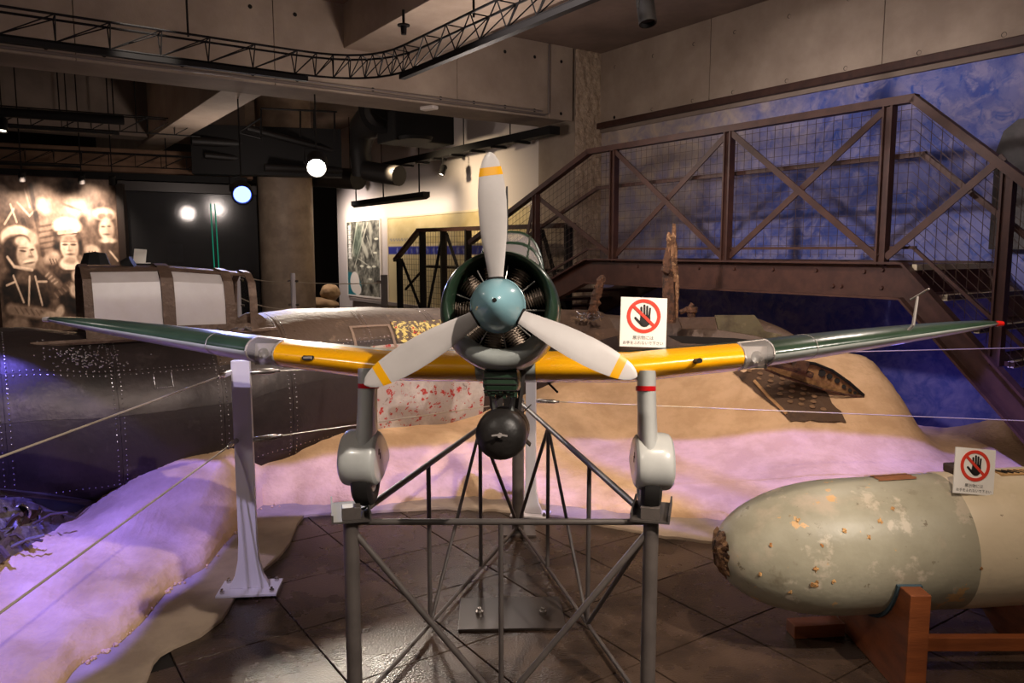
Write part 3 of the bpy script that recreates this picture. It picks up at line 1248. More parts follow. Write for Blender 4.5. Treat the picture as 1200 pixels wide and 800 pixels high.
im = np.clip(im + fbm(ny_, nx_, 30, 9.1, 2) * .08 + fbm(ny_, nx_, 13, 4.1, 3) * .09, 0, 1)
sep = np.stack([im ** .95, (im ** 1.08) * .90, (im ** 1.15) * .80], -1)
pl0, pr0 = at(3, 380, 10.9), at(144, 380, 11.7)
ux = V((pr0.x - pl0.x, pr0.y - pl0.y, 0))
wid = ux.length
z0, z1 = .45, 2.66
air = thing('photo_panel', 'large sepia photo panel of goggled airmen at the far left', 'picture', (pl0 + pr0) / 2 * 1.0)
nrm = ux.normalized().cross(V((0, 0, 1)))
b = MB()
for a_, c_ in (((0, z0), (1, z0)), ((0, z1), (1, z1))):
    b.bar(V((pl0.x, pl0.y, a_[1])), V((pr0.x, pr0.y, c_[1])), .05, .03)
for q in (pl0, pr0):
    b.bar(V((q.x, q.y, z0)), V((q.x, q.y, z1)), .05, .03)
b.bar(V((pl0.x, pl0.y + .03, (z0 + z1) / 2)), V((pr0.x, pr0.y + .03, (z0 + z1) / 2)), .02, z1 - z0)
b.build('frame', M('frame_brown', rgb(70, 48, 40), rough=.5), parent=air)
print_mesh('photo_print', sep, V((pl0.x, pl0.y, z0)) + nrm * .03, ux, (0, 0, 1), wid, z1 - z0, air)
for fx, fz in ((.24, 2.78), (.70, 2.78), (.95, 2.78)):
    q = V((pl0.x, pl0.y, 0)) + ux * fx + nrm * .62
    fixture(['small black spotlight left of three over the airmen picture', 'small black spotlight middle of three over the airmen picture', 'small black spotlight at right corner of the airmen picture'][int(fx > .5) + int(fx > .9)],
            (q.x, q.y, 2.62), V((pl0.x, pl0.y, 0)) + ux * fx + V((0, 0, 1.9)), .045, .14, 4.13)
for fx, e in ((.25, 42), (.72, 46)):
    q = V((pl0.x, pl0.y, 2.58)) + ux * fx + nrm * .72
    spot('picture_light', q, V((pl0.x, pl0.y, 1.9)) + ux * fx, e * 2.5, (1, .80, .64), 95, .9, .03)

# dark glass showcase front with added panels behind that stand in for its reflections
g0, g1 = at(147, 380, 11.6), at(306, 380, 12.6)
gx = V((g1.x - g0.x, g1.y - g0.y, 0))
gn = gx.normalized().cross(V((0, 0, 1)))
case = thing('glass_showcase', 'tall dark glass showcase front between airmen picture and round pillar', 'showcase', (g0 + g1) / 2)
glass_dark = M('glass_dark', rgb(120, 120, 124), rough=.10, trans=.9, spec=.6, ior=1.45)
MB().bar(V((g0.x, g0.y, 1.4)), V((g1.x, g1.y, 1.4)), .012, 2.2).build('pane', glass_dark, parent=case)
b = MB()
b.bar(V((g0.x, g0.y, 2.58)), V((g1.x, g1.y, 2.58)), .08, .14)
b.bar(V((g0.x, g0.y, .2)), V((g1.x, g1.y, .2)), .08, .25)
b.bar(V((g0.x + .05, g0.y, .2)), V((g0.x + .05, g0.y, 2.6)), .10, .10)
b.build('frame', M('case_frame', rgb(44, 36, 33), rough=.4), parent=case)
q0 = V((g0.x, g0.y, 0)) - gn * 1.1
q1 = V((g1.x, g1.y, 0)) - gn * 1.1
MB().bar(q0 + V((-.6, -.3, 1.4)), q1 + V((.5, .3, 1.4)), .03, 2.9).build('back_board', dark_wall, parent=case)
e = gx * .66 - gn * .4
green = M('green_edge', rgb(20, 60, 50), emit=rgb(40, 190, 150), estr=.28, rough=.2)
for off in (.66, .693):
    q = V((g0.x, g0.y, 0)) + gx * off + gn * .03
    MB().bar(q + V((0, 0, .6)), q + V((-.03, 0, 2.35)), .012, .012).build('lit_glass_edge', green, parent=case)
q = V((g0.x, g0.y, 0)) + gx * .68 - gn * .98
tag(MB().bar(q + V((-.36, -.2, 1.75)), q + V((.36, .2, 1.75)), .02, .62).build('reflected_picture', M('reflected_picture', rgb(70, 60, 44), rgb(40, 36, 34), 6, .6)), 'dim panel standing in for a picture reflected in the dark showcase glass', 'picture')
q = V((g0.x, g0.y, 0)) + gx * .43 - gn * .95
tag(MB().bar(q + V((-.10, -.06, 1.58)), q + V((.10, .06, 1.58)), .02, .30).build('reflected_print', M('reflection_grey', rgb(150, 146, 150), rough=.6)), 'small pale panel standing in for a print reflected in the showcase glass', 'print')

# white card standing behind the wreck canopy
q = at(164, 300, 7.2)
u = thing('white_card', 'small blank white card standing behind the wreck canopy', 'card', q - V((0, 0, .1)))
MB().box(q, (.115, .006, .13), Matrix.Rotation(R(-9), 3, 'X') @ Matrix.Rotation(R(4), 3, 'Y')).build('sheet', M('card_white', rgb(250, 244, 236), rough=.5), parent=u)
MB().box(q + V((0, .05, -.065)), (.10, .10, .006)).build('foot', M('card_white', (1, 1, 1)), parent=u)

# boulders / sand bags in front of passage
rock = M('boulder_tan', rgb(150, 120, 88), rgb(172, 142, 106), 5, .9, bump=.4, bscale=12)
for lbl, px, py, Y, sx, sz in (('low flat tan boulder in the dark passage, under the rounder one', 371, 357, 15.2, .42, .14), ('small rounded tan boulder in the dark passage beside the white wall', 387, 343, 15.4, .19, .17)):
    bm = bmesh.new()
    bmesh.ops.create_icosphere(bm, subdivisions=4, radius=1)
    c_ = at(px, py, Y)
    b = MB()
    vs = []
    for v_ in bm.verts:
        n = v_.co.normalized()
        d = 1 + .12 * noise.noise(n * 2.2 + c_) + .04 * noise.noise(n * 7)
        vs.append(V((c_.x + n.x * sx * d, c_.y + n.y * .3 * d, c_.z + n.z * sz * d)))
    b.add(vs, [[x.index for x in f.verts] for f in bm.faces])
    bm.free()
    tag(b.build('boulder', rock, smooth=80), lbl, 'boulder')
# low plinth carrying the boulders
MB().room(-8.6, -6.8, .9, 3.4, 0, .30).build('trim_4', M('plinth_tan', rgb(150, 124, 98), rough=.8), kind='structure')

# aerial photograph and map on the white wall
def wallprint(name, label, cat, cols, s0, s1, z0, z1, frame_mat, fw=.03):
    t_ = .44
    u = thing(name, label, cat, rf((s0 + s1) / 2, t_ + .02, z0))
    b = MB()
    b.room(s0, s1, t_ + .002, t_ + .022, z0, z1)
    for (a, c_, d, e_) in ((s0 - fw, s1 + fw, z1, z1 + fw), (s0 - fw, s1 + fw, z0 - fw, z0), (s0 - fw, s0, z0, z1), (s1, s1 + fw, z0, z1)):
        b.room(a, c_, t_ + .002, t_ + .035, d, e_)
    b.build('frame', frame_mat, parent=u)
    print_mesh(name + '_print', cols, rf(s0, t_ + .024, z0), SD, (0, 0, 1), s1 - s0, z1 - z0, u)
    return u


nx_, ny_ = 110, 120
n1_ = fbm(ny_, nx_, 9, 1.7, 5)
n2_ = fbm(ny_, nx_, 22, 5.7, 3)
base = np.clip(.42 + n1_ * .30 + n2_ * .16, 0, 1)
for q in ((.33, .02, .16, .42, .022, .86), (.55, .02, .30, .42, .02, .75), (.66, .02, .22, .62, .012, .85), (.62, .2, .8, .48, .01, .8), (.45, .25, .62, .45, .06, .74), (.72, .05, .74, .3, .05, .66), (.35, .5, .75, .62, .01, .8)):
    stroke(base, *q, .85) if len(q) == 6 else None
for x, y in ((.45, .60), (.66, .61), (.82, .60), (.70, .77), (.86, .42), (.9, .24)):
    ell(base, x, y, .06, .014, .92, .2)
g_ = np.stack([base * .98, base * .97, base * .88], -1)
t1 = np.zeros((ny_, nx_))
ell(t1, .33, .27, .12, .22, 1.0, .3, .35)
g_ = g_ * (1 - t1[..., None] * .55) + np.array([.28, .36, .30]) * t1[..., None] * .55
sea = np.zeros((ny_, nx_))
ell(sea, .02, .88, .40, .19, 1, .05)
g_ = g_ * (1 - sea[..., None]) + np.array([.10, .45, .50]) * sea[..., None]
land = np.zeros((ny_, nx_))
ell(land, .22, .83, .15, .15, 1, .06, .5)
ell(land, .30, .92, .12, .08, 1, .06)
g_ = g_ * (1 - land[..., None]) + np.array([.93, .90, .86]) * land[..., None]
cap = np.zeros((ny_, nx_))
for i in range(7):
    y = .075 + i * .066
    for q in ((.045, y - .02, .115, y - .02), (.05, y, .11, y), (.04, y + .02, .12, y + .02), (.08, y - .02, .08, y + .02)):
        stroke(cap, *q, .012, 1.0)
g_ = g_ * (1 - cap[..., None]) + np.array([.96, .95, .92]) * cap[..., None]
wallprint('aerial_photo', 'framed aerial photograph of an airfield with teal inset on white wall', 'picture', g_, -7.48, -5.88, .72, 2.21, M('frame_white', rgb(235, 228, 220), rough=.5))
nx_, ny_ = 150, 70
n1_ = fbm(ny_, nx_, 7, 11.7, 5, 2)
base = np.full((ny_, nx_, 3), 1.0) * np.array([.87, .80, .62])
top = np.zeros((ny_, nx_))
top[:20] = 1
n2_ = np.clip(.5 + n1_ * .5, 0, 1)
base = base - (n2_ * top)[..., None] * np.array([.12, .13, .16])
band = np.zeros((ny_, nx_))
band[22:28] = 1
gl = np.zeros((ny_, nx_))
rs = np.random.RandomState(4)
for i in range(22):
    x = .02 + i * .044
    if rs.rand() < .8:
        for k_ in range(3):
            stroke(gl, x + rs.rand() * .02, .325 + rs.rand() * .03, x + .01 + rs.rand() * .012, .345 + rs.rand() * .05, .006, 1.0)
base = base * (1 - band[..., None]) + np.array([.16, .20, .62]) * band[..., None]
base = base * (1 - (gl * band)[..., None] * .6) + np.array([.80, .80, .90]) * (gl * band)[..., None] * .6
hd_ = np.zeros((ny_, nx_))
for i in range(8):
    stroke(hd_, .02 + i * .025, .225, .034 + i * .025, .25, .007, 1)
base = base * (1 - hd_[..., None] * .5) + np.array([.3, .36, .6]) * hd_[..., None] * .5
wallprint('wall_chart', 'large cream wall chart with a blue lettered band behind ramp railing', 'chart', base, -5.50, -.95, .55, 2.22, M('frame_cream', rgb(226, 210, 180), rough=.6))
tag(MB().room(-7.3, -1.2, .44, .52, .60, .66).build('wall_ledge', M('ledge_grey', rgb(140, 130, 125), rough=.6)), 'thin grey ledge on the white wall below the pictures', 'ledge')

# ================================================================== BARRIERS
post_white = M('post_white', rgb(205, 200, 205), rough=.45)
steel_cable = M('steel_cable', rgb(190, 176, 156), rough=.4, metal=.4)
chrome = M('chrome_bolt', rgb(200, 195, 190), rough=.25, metal=1)
for lbl, px, yt, Y in (('thin pale rope post right of the wreck canopy, first of three', 278, 318, 8.2), ('pale rope post before the round pillar, middle of three', 343, 320, 8.8)):
    q = at(px, yt, Y)
    u = thing('rope_post', lbl, 'post', (q.x, q.y, 0))
    MB().lathe([(0, 0), (.10, 0), (.10, .015), (.03, .03), (.028, q.z - .02), (.024, q.z), (0, q.z)], (q.x, q.y, 0), (0, 0, 1), 16).build('post', post_white, parent=u, smooth=True)
    for z in (q.z - .09, q.z - .36):
        MB().tube([(q.x - .06, q.y, z), (q.x + .06, q.y, z)], .012, 8).build('rope_hook', chrome, parent=u)
q = at(450, 322, 9.6)
u = thing('rope_post', 'dark grey square post before the white wall, right of three', 'post', (q.x, q.y, 0))
MB().bar((q.x, q.y, 0), (q.x, q.y, q.z), .075, .075).build('post', M('post_dark', rgb(80, 74, 72), rough=.5), parent=u, bevel=.006)
MB().tube([(q.x - .09, q.y, q.z - .09), (q.x - .03, q.y, q.z - .09)], .02, 8).build('rope_hook', chrome, parent=u)
A, B_, D_ = at(278, 322, 8.2), at(343, 330, 8.8), at(449, 331, 9.6)


def sag(p, q, d, r, n=14):
    return MB().tube([p + (q - p) * (i / n) - V((0, 0, d * 4 * (i / n) * (1 - i / n))) for i in range(n + 1)], r, 6)


tag(sag(at(258, 324, 8.0), A, .02, .006).build('barrier_rope', steel_cable, smooth=True), 'short rope from the canopy end to the first pale post', 'rope')
tag(sag(A, B_, .03, .006).build('barrier_rope', steel_cable, smooth=True), 'upper rope between the two pale posts at the back', 'rope')
tag(sag(at(278, 347, 8.2), at(343, 361, 8.8), .05, .006).build('barrier_rope', steel_cable, smooth=True), 'lower sagging rope between the two pale posts at the back', 'rope')
tag(sag(B_, D_, .02, .006).build('barrier_rope', steel_cable, smooth=True), 'rope from pale post to the dark post before the white wall', 'rope')

# front barrier posts
def barrier_post(lbl, px, py, ztop, wid, yaw, scale=1.0, mat=post_white):
    g_ = onz(px, py, .03)
    u = thing('barrier_post', lbl, 'post', (g_.x, g_.y, .02), (0, 0, yaw))
    b = MB()
    w2 = wid / 2
    h_ = ztop
    fl = .05 * scale
    prof = [(-w2 - fl, 0.012), (-w2 - fl * .9, .03), (-w2 - fl * .45, .075), (-w2 - fl * .12, .15), (-w2, .24), (-w2, h_), (w2, h_), (w2, .24), (w2 + fl * .12, .15), (w2 + fl * .45, .075), (w2 + fl * .9, .03), (w2 + fl, .012)]
    b.prism(prof, (0, .015, 0), (1, 0, 0), (0, 0, 1), .03)
    b.build('upright', mat, parent=u, local=True, bevel=.003)
    pl_ = MB().box((0, .0, .006), (wid + fl * 2 + .09, .17 * scale, .012)).build('base_plate', mat, parent=u, local=True, bevel=.002)
    for x in (-1, 1):
        for y in (-1, 1):
            MB().lathe([(0, .022), (.006, .022), (.006, .012), (.011, .012), (.011, 0)], (x * (w2 + fl + .02), y * .06 * scale, .012), (0, 0, 1), 8).build('bolt', chrome, parent=u, local=True)
    return u, g_


bp1, G1 = barrier_post('white flat barrier post with flared foot, left of the aircraft stand', 293, 688, 1.09, .083, R(6))
bp2, G2 = barrier_post('slim pale barrier post behind the bomb, at the rear of the stand', 622, 601, 1.0, .06, R(-12), .8)
bp3 = None


def wire(lbl, p, q, r=.0032, tp=None, tq=None):
    p, q = V(p), V(q)
    u = thing('wire_rope', lbl, 'wire', (p + q) / 2)
    a = (q - p).normalized()
    MB().tube([p, q], r, 6).build('cable', steel_cable, parent=u, smooth=True)
    for e_, d in ((tp, 1), (tq, -1)):
        if e_:
            o_ = p if d > 0 else q
            MB().lathe([(0, .0), (.009, 0), (.013, .008), (.013, .11), (.007, .12), (.007, .14), (0, .14)], o_, a * d, 10).build('turnbuckle', chrome, parent=u, smooth=True)
    return u


zt, zl = 1.055, .74
P1 = V((G1.x, G1.y, 0))
P2 = V((G2.x, G2.y, 0))
E1 = onz(0, 537, zt)
E2 = onz(0, 720, zl)
ext = lambda p, e: p + (e - p) * 1.25
wire('upper wire running from the white post to the lower left edge', P1 + V((-.045, 0, zt)), ext(P1 + V((0, 0, zt)), E1), .0035, True)
wire('lower dark wire running from the white post across violet sand', P1 + V((-.03, 0, zl)), ext(P1 + V((0, 0, zl)), E2), .0035, True)
wire('upper wire between the two barrier posts, above the left wing', P1 + V((.04, 0, zt)), P2 + V((-.03, 0, .97)), .003, True)
wire('lower wire between the two barrier posts, behind the left wheel', P1 + V((.04, 0, zl)), P2 + V((-.03, 0, zl - .02)), .003, True)
F1 = onz(1200, 404, zt)
F2 = onz(1200, 493, .72)
wire('upper wire running right from slim post behind the right wing', P2 + V((.03, 0, .97)), ext(P2 + V((0, 0, zt)), F1), .003, True)
wire('lower wire running right from slim post over the tan sand', P2 + V((.03, 0, zl - .02)), ext(P2 + V((0, 0, zl - .02)), F2), .003, True)

# ================================================================== SAND DIORAMA
border_px = [(-260, 1100), (-60, 960), (100, 860), (172, 800), (182, 774), (198, 764), (234, 748), (262, 727), (276, 702), (300, 678), (328, 654), (341, 637), (346, 621), (354, 607), (383, 604), (432, 602), (520, 597), (600, 601), (660, 608), (695, 615), (772, 630), (840, 638), (900, 648), (1000, 664), (1100, 680), (1300, 715), (1500, 760)]
mound_px = [(-260, 1060), (-60, 930), (20, 850), (75, 800), (88, 780), (140, 751), (169, 725), (195, 690), (240, 664), (270, 628), (283, 614), (305, 592), (340, 588), (377, 590), (443, 591), (527, 579), (580, 583), (625, 587), (700, 596), (772, 604), (850, 607), (900, 612), (1000, 622), (1100, 632), (1300, 660), (1500, 700)]


def interp(px, table):
    for (a, b_), (c_, d) in zip(table[:-1], table[1:]):
        if a <= px <= c_:
            return b_ + (d - b_) * (px - a) / (c_ - a)
    return table[-1][1]


def hgt(x, y, e):
    """height of the raised sand at (x, y); e = distance in from its edge"""
    z = .035 + .07 * min(1, e / .12)
    far = min(1.0, max(0, (e - .1) / 1.5))
    s, t = to_st((x, y))
    z += .12 * far
    # heaped against the wreck
    hw = float(np.interp(t, [1.4, 2.1, 3.07, 3.4, 3.95, 4.6, 5.3, 5.9, 6.15, 6.4, 7.0], [.36, .42, .46, .40, .31, .35, .38, .37, .29, .12, .06]))
    q = min(1.0, max(0.0, (3.75 - s) / .85))
    q = q * q * (3 - 2 * q) * min(1.0, e / .5)
    z = z * (1 - q) + hw * q
    # hill under the broken tail, falling off steeply at the mural side
    fall = 1 / (1 + math.exp((x - 2.90 + .05 * noise.noise(V((y * 3, 1, 1)))) / .055))
    z += .60 * math.exp(-(max(0, 2.15 - x) / .60) ** 2 - ((y - 6.0) / .75) ** 2) * fall
    z += .28 * math.exp(-((x - 1.1) / .7) ** 2 - ((y - 6.3) / .6) ** 2)
    z += .22 * math.exp(-((x - 3.75) / .30) ** 2 - ((y - 5.7) / .5) ** 2)
    # runs down to nothing along the mural
    if t < .7:
        z *= max(.15, t / .7)
    m = min(1, e / .3)
    z += m * (.030 * noise.noise(V((x * 1.9, y * 1.9, 2))) + .012 * noise.noise(V((x * 6, y * 6, 5))))
    # folds of the sheet at lower left
    if x < -.9:
        q = x * .55 + y * .9 + .18 * noise.noise(V((x * 2, y * 2, 8)))
        z += m * .011 * math.sin(q * 42) * min(1, (-.9 - x) / .5) * min(1, max(0, (4.6 - y) / .8))
    return z


b = MB()
cols = [-260 + i * 8 for i in range(int((1500 + 260) / 8) + 1)]
rowv = [0, .004, .012, .02, .03] + [.045 + 1.9 * (i / 84) ** 1.35 for i in range(85)]
grid = []
for px in cols:
    e = onz(px, interp(px, mound_px) + 2.5 * noise.noise(V((px * .06, 0, 0))), .03)
    colp = []
    # the sheet ends short of the mural and behind the wreck
    e0 = V((e.x, e.y, 0))
    (sa, ta), (sb, tb_) = to_st(e0), to_st(e0 * 2)
    lim = 9.0
    if tb_ < ta:
        lim = min(lim, (ta - .02) / (ta - tb_))
    if sb < sa:
        lim = min(lim, (sa - 1.1) / (sa - sb))
    lim = max(lim, .001)
    for r_ in rowv:
        p = e0 * (1 + min(r_, lim))
        ed = (p - V((e.x, e.y, 0))).length
        p.z = hgt(p.x, p.y, ed) if r_ > 0 else .004
        colp.append(p)
    grid.append(colp)
b.loft(grid, closed=False, caps=False)
sand = b.build('sand_mound', sand_mat, smooth=70, merge=True)
tag(sand, 'raised tan sand mound under the wreck, lit violet along its front', 'sand', kind='stuff')

b = MB()
rings = []
for px in cols:
    jy = 1.5 * noise.noise(V((px * .07, 3, 0)))
    o_ = onz(px, interp(px, border_px) + jy, .0)
    i_ = onz(px, interp(px, mound_px), .03)
    d = V((i_.x - o_.x, i_.y - o_.y, 0))
    i2 = V((i_.x, i_.y, 0)) + d.normalized() * .05
    rings.append([V((o_.x, o_.y, 0.001)), V((o_.x, o_.y, .016)) + d * .004, V((o_.x, o_.y, .019)) + d * .02, V((o_.x, o_.y, .020)) + d * .5, V((i2.x, i2.y, .021))])
b.loft(rings, closed=False, caps=False)
bd = b.build('sand_border', border_mat, smooth=50)
tag(bd, 'flat tan sand border strip with wavy edge on the dark tiles', 'border', kind='stuff')
# loose crumbs along the edge of the mound
crumb = None
b = MB()
for i in range(60):
    px = random.uniform(90, 330)
    p = onz(px, interp(px, mound_px) + random.uniform(-1, 5), .025)
    s_ = random.uniform(.004, .012)
    b.lathe([(0, -s_), (s_, -s_ * .4), (s_ * .9, s_ * .4), (0, s_)], p, (random.uniform(-1, 1), random.uniform(-1, 1), 1), 6)
tag(b.build('sand_crumbs', sand_mat, kind='stuff'), 'loose crumbs along the broken edge of the mound', 'crumbs')

# ================================================================== WRECK
alu = chips('wreck_aluminium', [rgb(64, 54, 53), (rgb(48, 41, 40), 2.2, .48, .2), (rgb(98, 86, 84), 4, .58, .2), (rgb(58, 44, 40), 9, .62, .1)], rough=.42, bump=.10, metal=.4)
alu_brown = chips('wreck_brown', [rgb(88, 70, 58), (rgb(66, 50, 42), 3, .48, .2), (rgb(120, 98, 80), 7, .6, .12), (rgb(60, 40, 30), 12, .62, .1)], rough=.6, bump=.25, metal=.05)
rust = chips('rust', [rgb(84, 56, 40), (rgb(54, 38, 30), 14, .46, .12), (rgb(128, 88, 60), 24, .60, .08)], rough=.85, bump=.6)
frost = M('frosted_acrylic', rgb(214, 206, 206), rgb(196, 184, 182), 2.5, .35, lo=.35, hi=.7)
rivet_mat = M('rivet_alu', rgb(190, 186, 190), rough=.25, metal=.9)
worn_mark = chips('worn_marking', [rgb(196, 188, 186), (rgb(226, 220, 218), 5, .5, .2), (rgb(120, 104, 100), 9, .62, .08)], rough=.6, bump=.2)
worn_red = chips('worn_red', [rgb(172, 162, 158), (rgb(200, 192, 188), 5, .5, .2), (rgb(168, 46, 42), 19, .565, .04), (rgb(120, 104, 100), 11, .64, .05)], rough=.6, bump=.2)

wreck = thing('aircraft_wreck', 'full-size dark riveted aircraft fuselage wreck half buried in sand', 'aircraft wreck', rf(2.4, 4.5, 0))
# stations: t, centre s, half width, bottom z, top z
WST = [(8.4, 2.45, .60, -.12, 1.17), (7.4, 2.42, .60, -.12, 1.17), (6.6, 2.4, .60, -.10, 1.15), (6.3, 2.4, .59, -.09, 1.10), (6.0, 2.4, .59, -.08, 1.09), (5.55, 2.4, .57, -.05, 1.085), (5.42, 2.4, .56, -.04, 1.10), (5.22, 2.4, .55, -.03, 1.165), (4.95, 2.4, .53, 0, 1.185), (4.4, 2.4, .50, .02, 1.18), (3.8, 2.42, .46, .05, 1.15), (3.2, 2.46, .42, .08, 1.12), (2.7, 2.55, .38, .12, 1.10), (2.3, 2.68, .34, .16, 1.08)]


def station(t):
    for a, c_ in zip(WST[:-1], WST[1:]):
        if c_[0] <= t <= a[0]:
            k_ = (a[0] - t) / (a[0] - c_[0])
            return [x + (y - x) * k_ for x, y in zip(a, c_)]
    return list(WST[-1] if t < 4 else WST[0])


def skin(t, ph, off=0.0):
    _, s, w_, zb, zt_ = station(t)
    c, h = (zb + zt_) / 2, (zt_ - zb) / 2
    a = R(ph)
    sx = math.copysign(abs(math.sin(a)) ** .85, math.sin(a))
    cz = math.copysign(abs(math.cos(a)) ** .85, math.cos(a))
    dent = .012 * noise.noise(V((t * 2.3, ph * .03, 1.5))) + .004 * noise.noise(V((t * 8, ph * .1, 4)))
    return rf(s + sx * (w_ + off + dent), t, c + cz * (h + off + dent))


def patch(t0, t1, p0, p1, off, nt_=8, np_=8, th=.006):
    b = MB()
    g1 = [[skin(t0 + (t1 - t0) * i / nt_, p0 + (p1 - p0) * j / np_, off) for j in range(np_ + 1)] for i in range(nt_ + 1)]
    b.loft(g1, closed=False, caps=False)
    # turned-down edge
    g2 = [[skin(t0 + (t1 - t0) * i / nt_, p0 + (p1 - p0) * j / np_, off - th) for j in range(np_ + 1)] for i in range(nt_ + 1)]
    for e1, e2 in ((g1[0], g2[0]), (g1[-1], g2[-1]), ([r_[0] for r_ in g1], [r_[0] for r_ in g2]), ([r_[-1] for r_ in g1], [r_[-1] for r_ in g2])):
        b.loft([e1, e2], closed=False, caps=False)
    return b


# inner hull, then overlapping skin panels
b = MB()
b.loft([[skin(8.4 - i * 6.05 / 60, ph, -.012) for ph in range(-180, 180, 12)] for i in range(61)])
b.build('hull', alu, parent=wreck, smooth=60)
tcuts = [8.3, 7.3, 6.75, 6.2, 5.62, 5.18, 4.58, 4.02, 3.45, 2.9, 2.36]
pcuts = [-75, -28, 12, 52, 78, 112, 150]
for i, (a, c_) in enumerate(zip(tcuts[:-1], tcuts[1:])):
    for j, (p0, p1) in enumerate(zip(pcuts[:-1], pcuts[1:])):
        if p0 >= 112 and a > 6.3:
            continue
        if -28 <= p0 < 12 and c_ > 5.4 and a < 6.6:
            continue
        patch(a - .001, c_ + .001, p0 + .08, p1 - .08, .001 + .0022 * random.random()).build('skin_panel', alu_brown if (p1 <= 52 and c_ < 5.2) else alu, parent=wreck, smooth=40)
# rivet seams as small domes
b = MB()
def riv(t, ph, s_=.0045):
    p = skin(t, ph, .005)
    n = (skin(t, ph, .03) - p).normalized()
    b.lathe([(s_, 0), (s_ * .8, s_ * .5), (0, s_ * .75)], p, n, 6)
t = 8.2
while t > 2.5:
    for ph in (50.5, 53.5, 110):
        riv(t, ph)
    t -= .032
for tc_ in tcuts[1:-1]:
    for d in (-.022, .022):
        ph = 14
        while ph < 148:
            riv(tc_ + d, ph)
            ph += 2.6
rs = random.Random(3)
for i in range(160):
    riv(6.35 + rs.gauss(0, .10), 40 + rs.gauss(0, 6), .0055)
for (ta, tb_, pa, pb_) in ((5.9, 6.0, 55, 64), (5.0, 5.15, 54, 60)):
    for i in range(9):
        riv(ta, pa + (pb_ - pa) * i / 8); riv(tb_, pa + (pb_ - pa) * i / 8); riv(ta + (tb_ - ta) * i / 8, pb_)
b.build('rivets', rivet_mat, parent=wreck, kind='stuff', smooth=True)
# lengthwise crease low on the side
MB().tube([skin(7.6 - i * .12, 121, .004) for i in range(12)], .012, 6).build('crease_strip', alu, parent=wreck, smooth=True)
# worn roundel remains
patch(4.58, 3.66, 58, 128, .009, 18, 18).build('worn_marking', worn_red, parent=wreck, smooth=40)['label'] = 'worn white marking with red flecks'
patch(4.36, 3.70, 34, 57, .010, 10, 10).build('worn_marking', chips('worn_fleck', [rgb(96, 78, 66), (rgb(222, 200, 120), 34, .50, .03), (rgb(190, 50, 40), 14, .60, .03)], rough=.6), parent=wreck, smooth=40)['label'] = 'patch of cream and red paint flecks'
# raised patch frame on top
for q in ((4.62, 4.28),):
    b = MB()
    for (ta, tb_, pa, pb_) in ((4.70, 4.68, 38, 62), (4.40, 4.38, 38, 62), (4.70, 4.38, 38, 40), (4.70, 4.38, 60, 62)):
        bb = patch(ta, tb_, pa, pb_, .010, 3, 6)
        b.add(bb.v, bb.f)
    b.build('hatch_frame', M('hatch_pale', rgb(140, 118, 104), rough=.7, bump=.5), parent=wreck)

# canopy
can_frame = chips('canopy_frame', [rgb(98, 78, 66), (rgb(128, 106, 92), 9, .52, .12), (rgb(70, 52, 44), 14, .58, .1)], rough=.55, bump=.4, metal=.3)


def canp(t, u, grow=0.0):
    """canopy section: u in [-1,1] from far sill over the top to the near sill"""
    pr = [(-.25, 1.07), (-.24, 1.30), (-.215, 1.43), (-.12, 1.50), (0, 1.515), (.12, 1.50), (.215, 1.43), (.24, 1.30), (.25, 1.07)]
    x = (u + 1) / 2 * (len(pr) - 1)
    i = min(int(x), len(pr) - 2)
    k_ = x - i
    s_ = pr[i][0] + (pr[i + 1][0] - pr[i][0]) * k_
    z_ = pr[i][1] + (pr[i + 1][1] - pr[i][1]) * k_
    tp = 1.0 if t > 5.83 else 1 - .10 * (5.83 - t) / .45
    return rf(2.42 + s_ * (1 + grow * 3), t, 1.07 + (z_ - 1.07) * tp * (1 + grow * 2))


can = MB()
for (t0, t1) in ((6.27, 5.89), (5.81, 5.51), (5.45, 5.35)):
    g_ = [[canp(t0 + (t1 - t0) * i / 4, .30 + .68 * j / 6) for j in range(7)] for i in range(5)]
    if t0 > 5.5:
        MB().loft(g_, closed=False, caps=False).build('canopy_pane', frost, parent=wreck, smooth=30)
    g_ = [[canp(t0 + (t1 - t0) * i / 4, -.98 + .68 * j / 6) for j in range(7)] for i in range(5)]
    MB().loft(g_, closed=False, caps=False).build('canopy_pane', frost, parent=wreck, smooth=30)
    g_ = [[canp(t0 + (t1 - t0) * i / 4, -.30 + .60 * j / 8) for j in range(9)] for i in range(5)]
    MB().loft(g_, closed=False, caps=False).build('canopy_roof', can_frame, parent=wreck, smooth=30)
for t0, wd in ((6.29, .05), (5.85, .075), (5.48, .06), (5.33, .05)):
    b = MB()
    rings = []
    for i in range(25):
        u = -1 + 2 * i / 24
        rings.append([canp(t0 - wd / 2, u, .004), canp(t0 + wd / 2, u, .004), canp(t0 + wd / 2, u, .014), canp(t0 - wd / 2, u, .014)])
    b.loft(rings)
    b.build('canopy_frame', can_frame, parent=wreck, smooth=30)
for u0 in (.30, .95, -.30, -.95):
    b = MB()
    rings = [[canp(6.29 - i * .96 / 10, u0 - .025, .003), canp(6.29 - i * .96 / 10, u0 + .03, .003), canp(6.29 - i * .96 / 10, u0 + .03, .013), canp(6.29 - i * .96 / 10, u0 - .025, .013)] for i in range(11)]
    b.loft(rings).build('canopy_rail', can_frame, parent=wreck)
for tt, r_ in ((5.50, .15), (5.30, .12)):
    poly = [(r_ * math.cos(a), r_ * math.sin(a)) for a in [math.pi * i / 14 for i in range(15)]]
    MB().prism(poly, rf(2.60, tt + .03, 1.075), TD, (0, 0, 1), .02).build('headrest_plate', can_frame, parent=wreck)
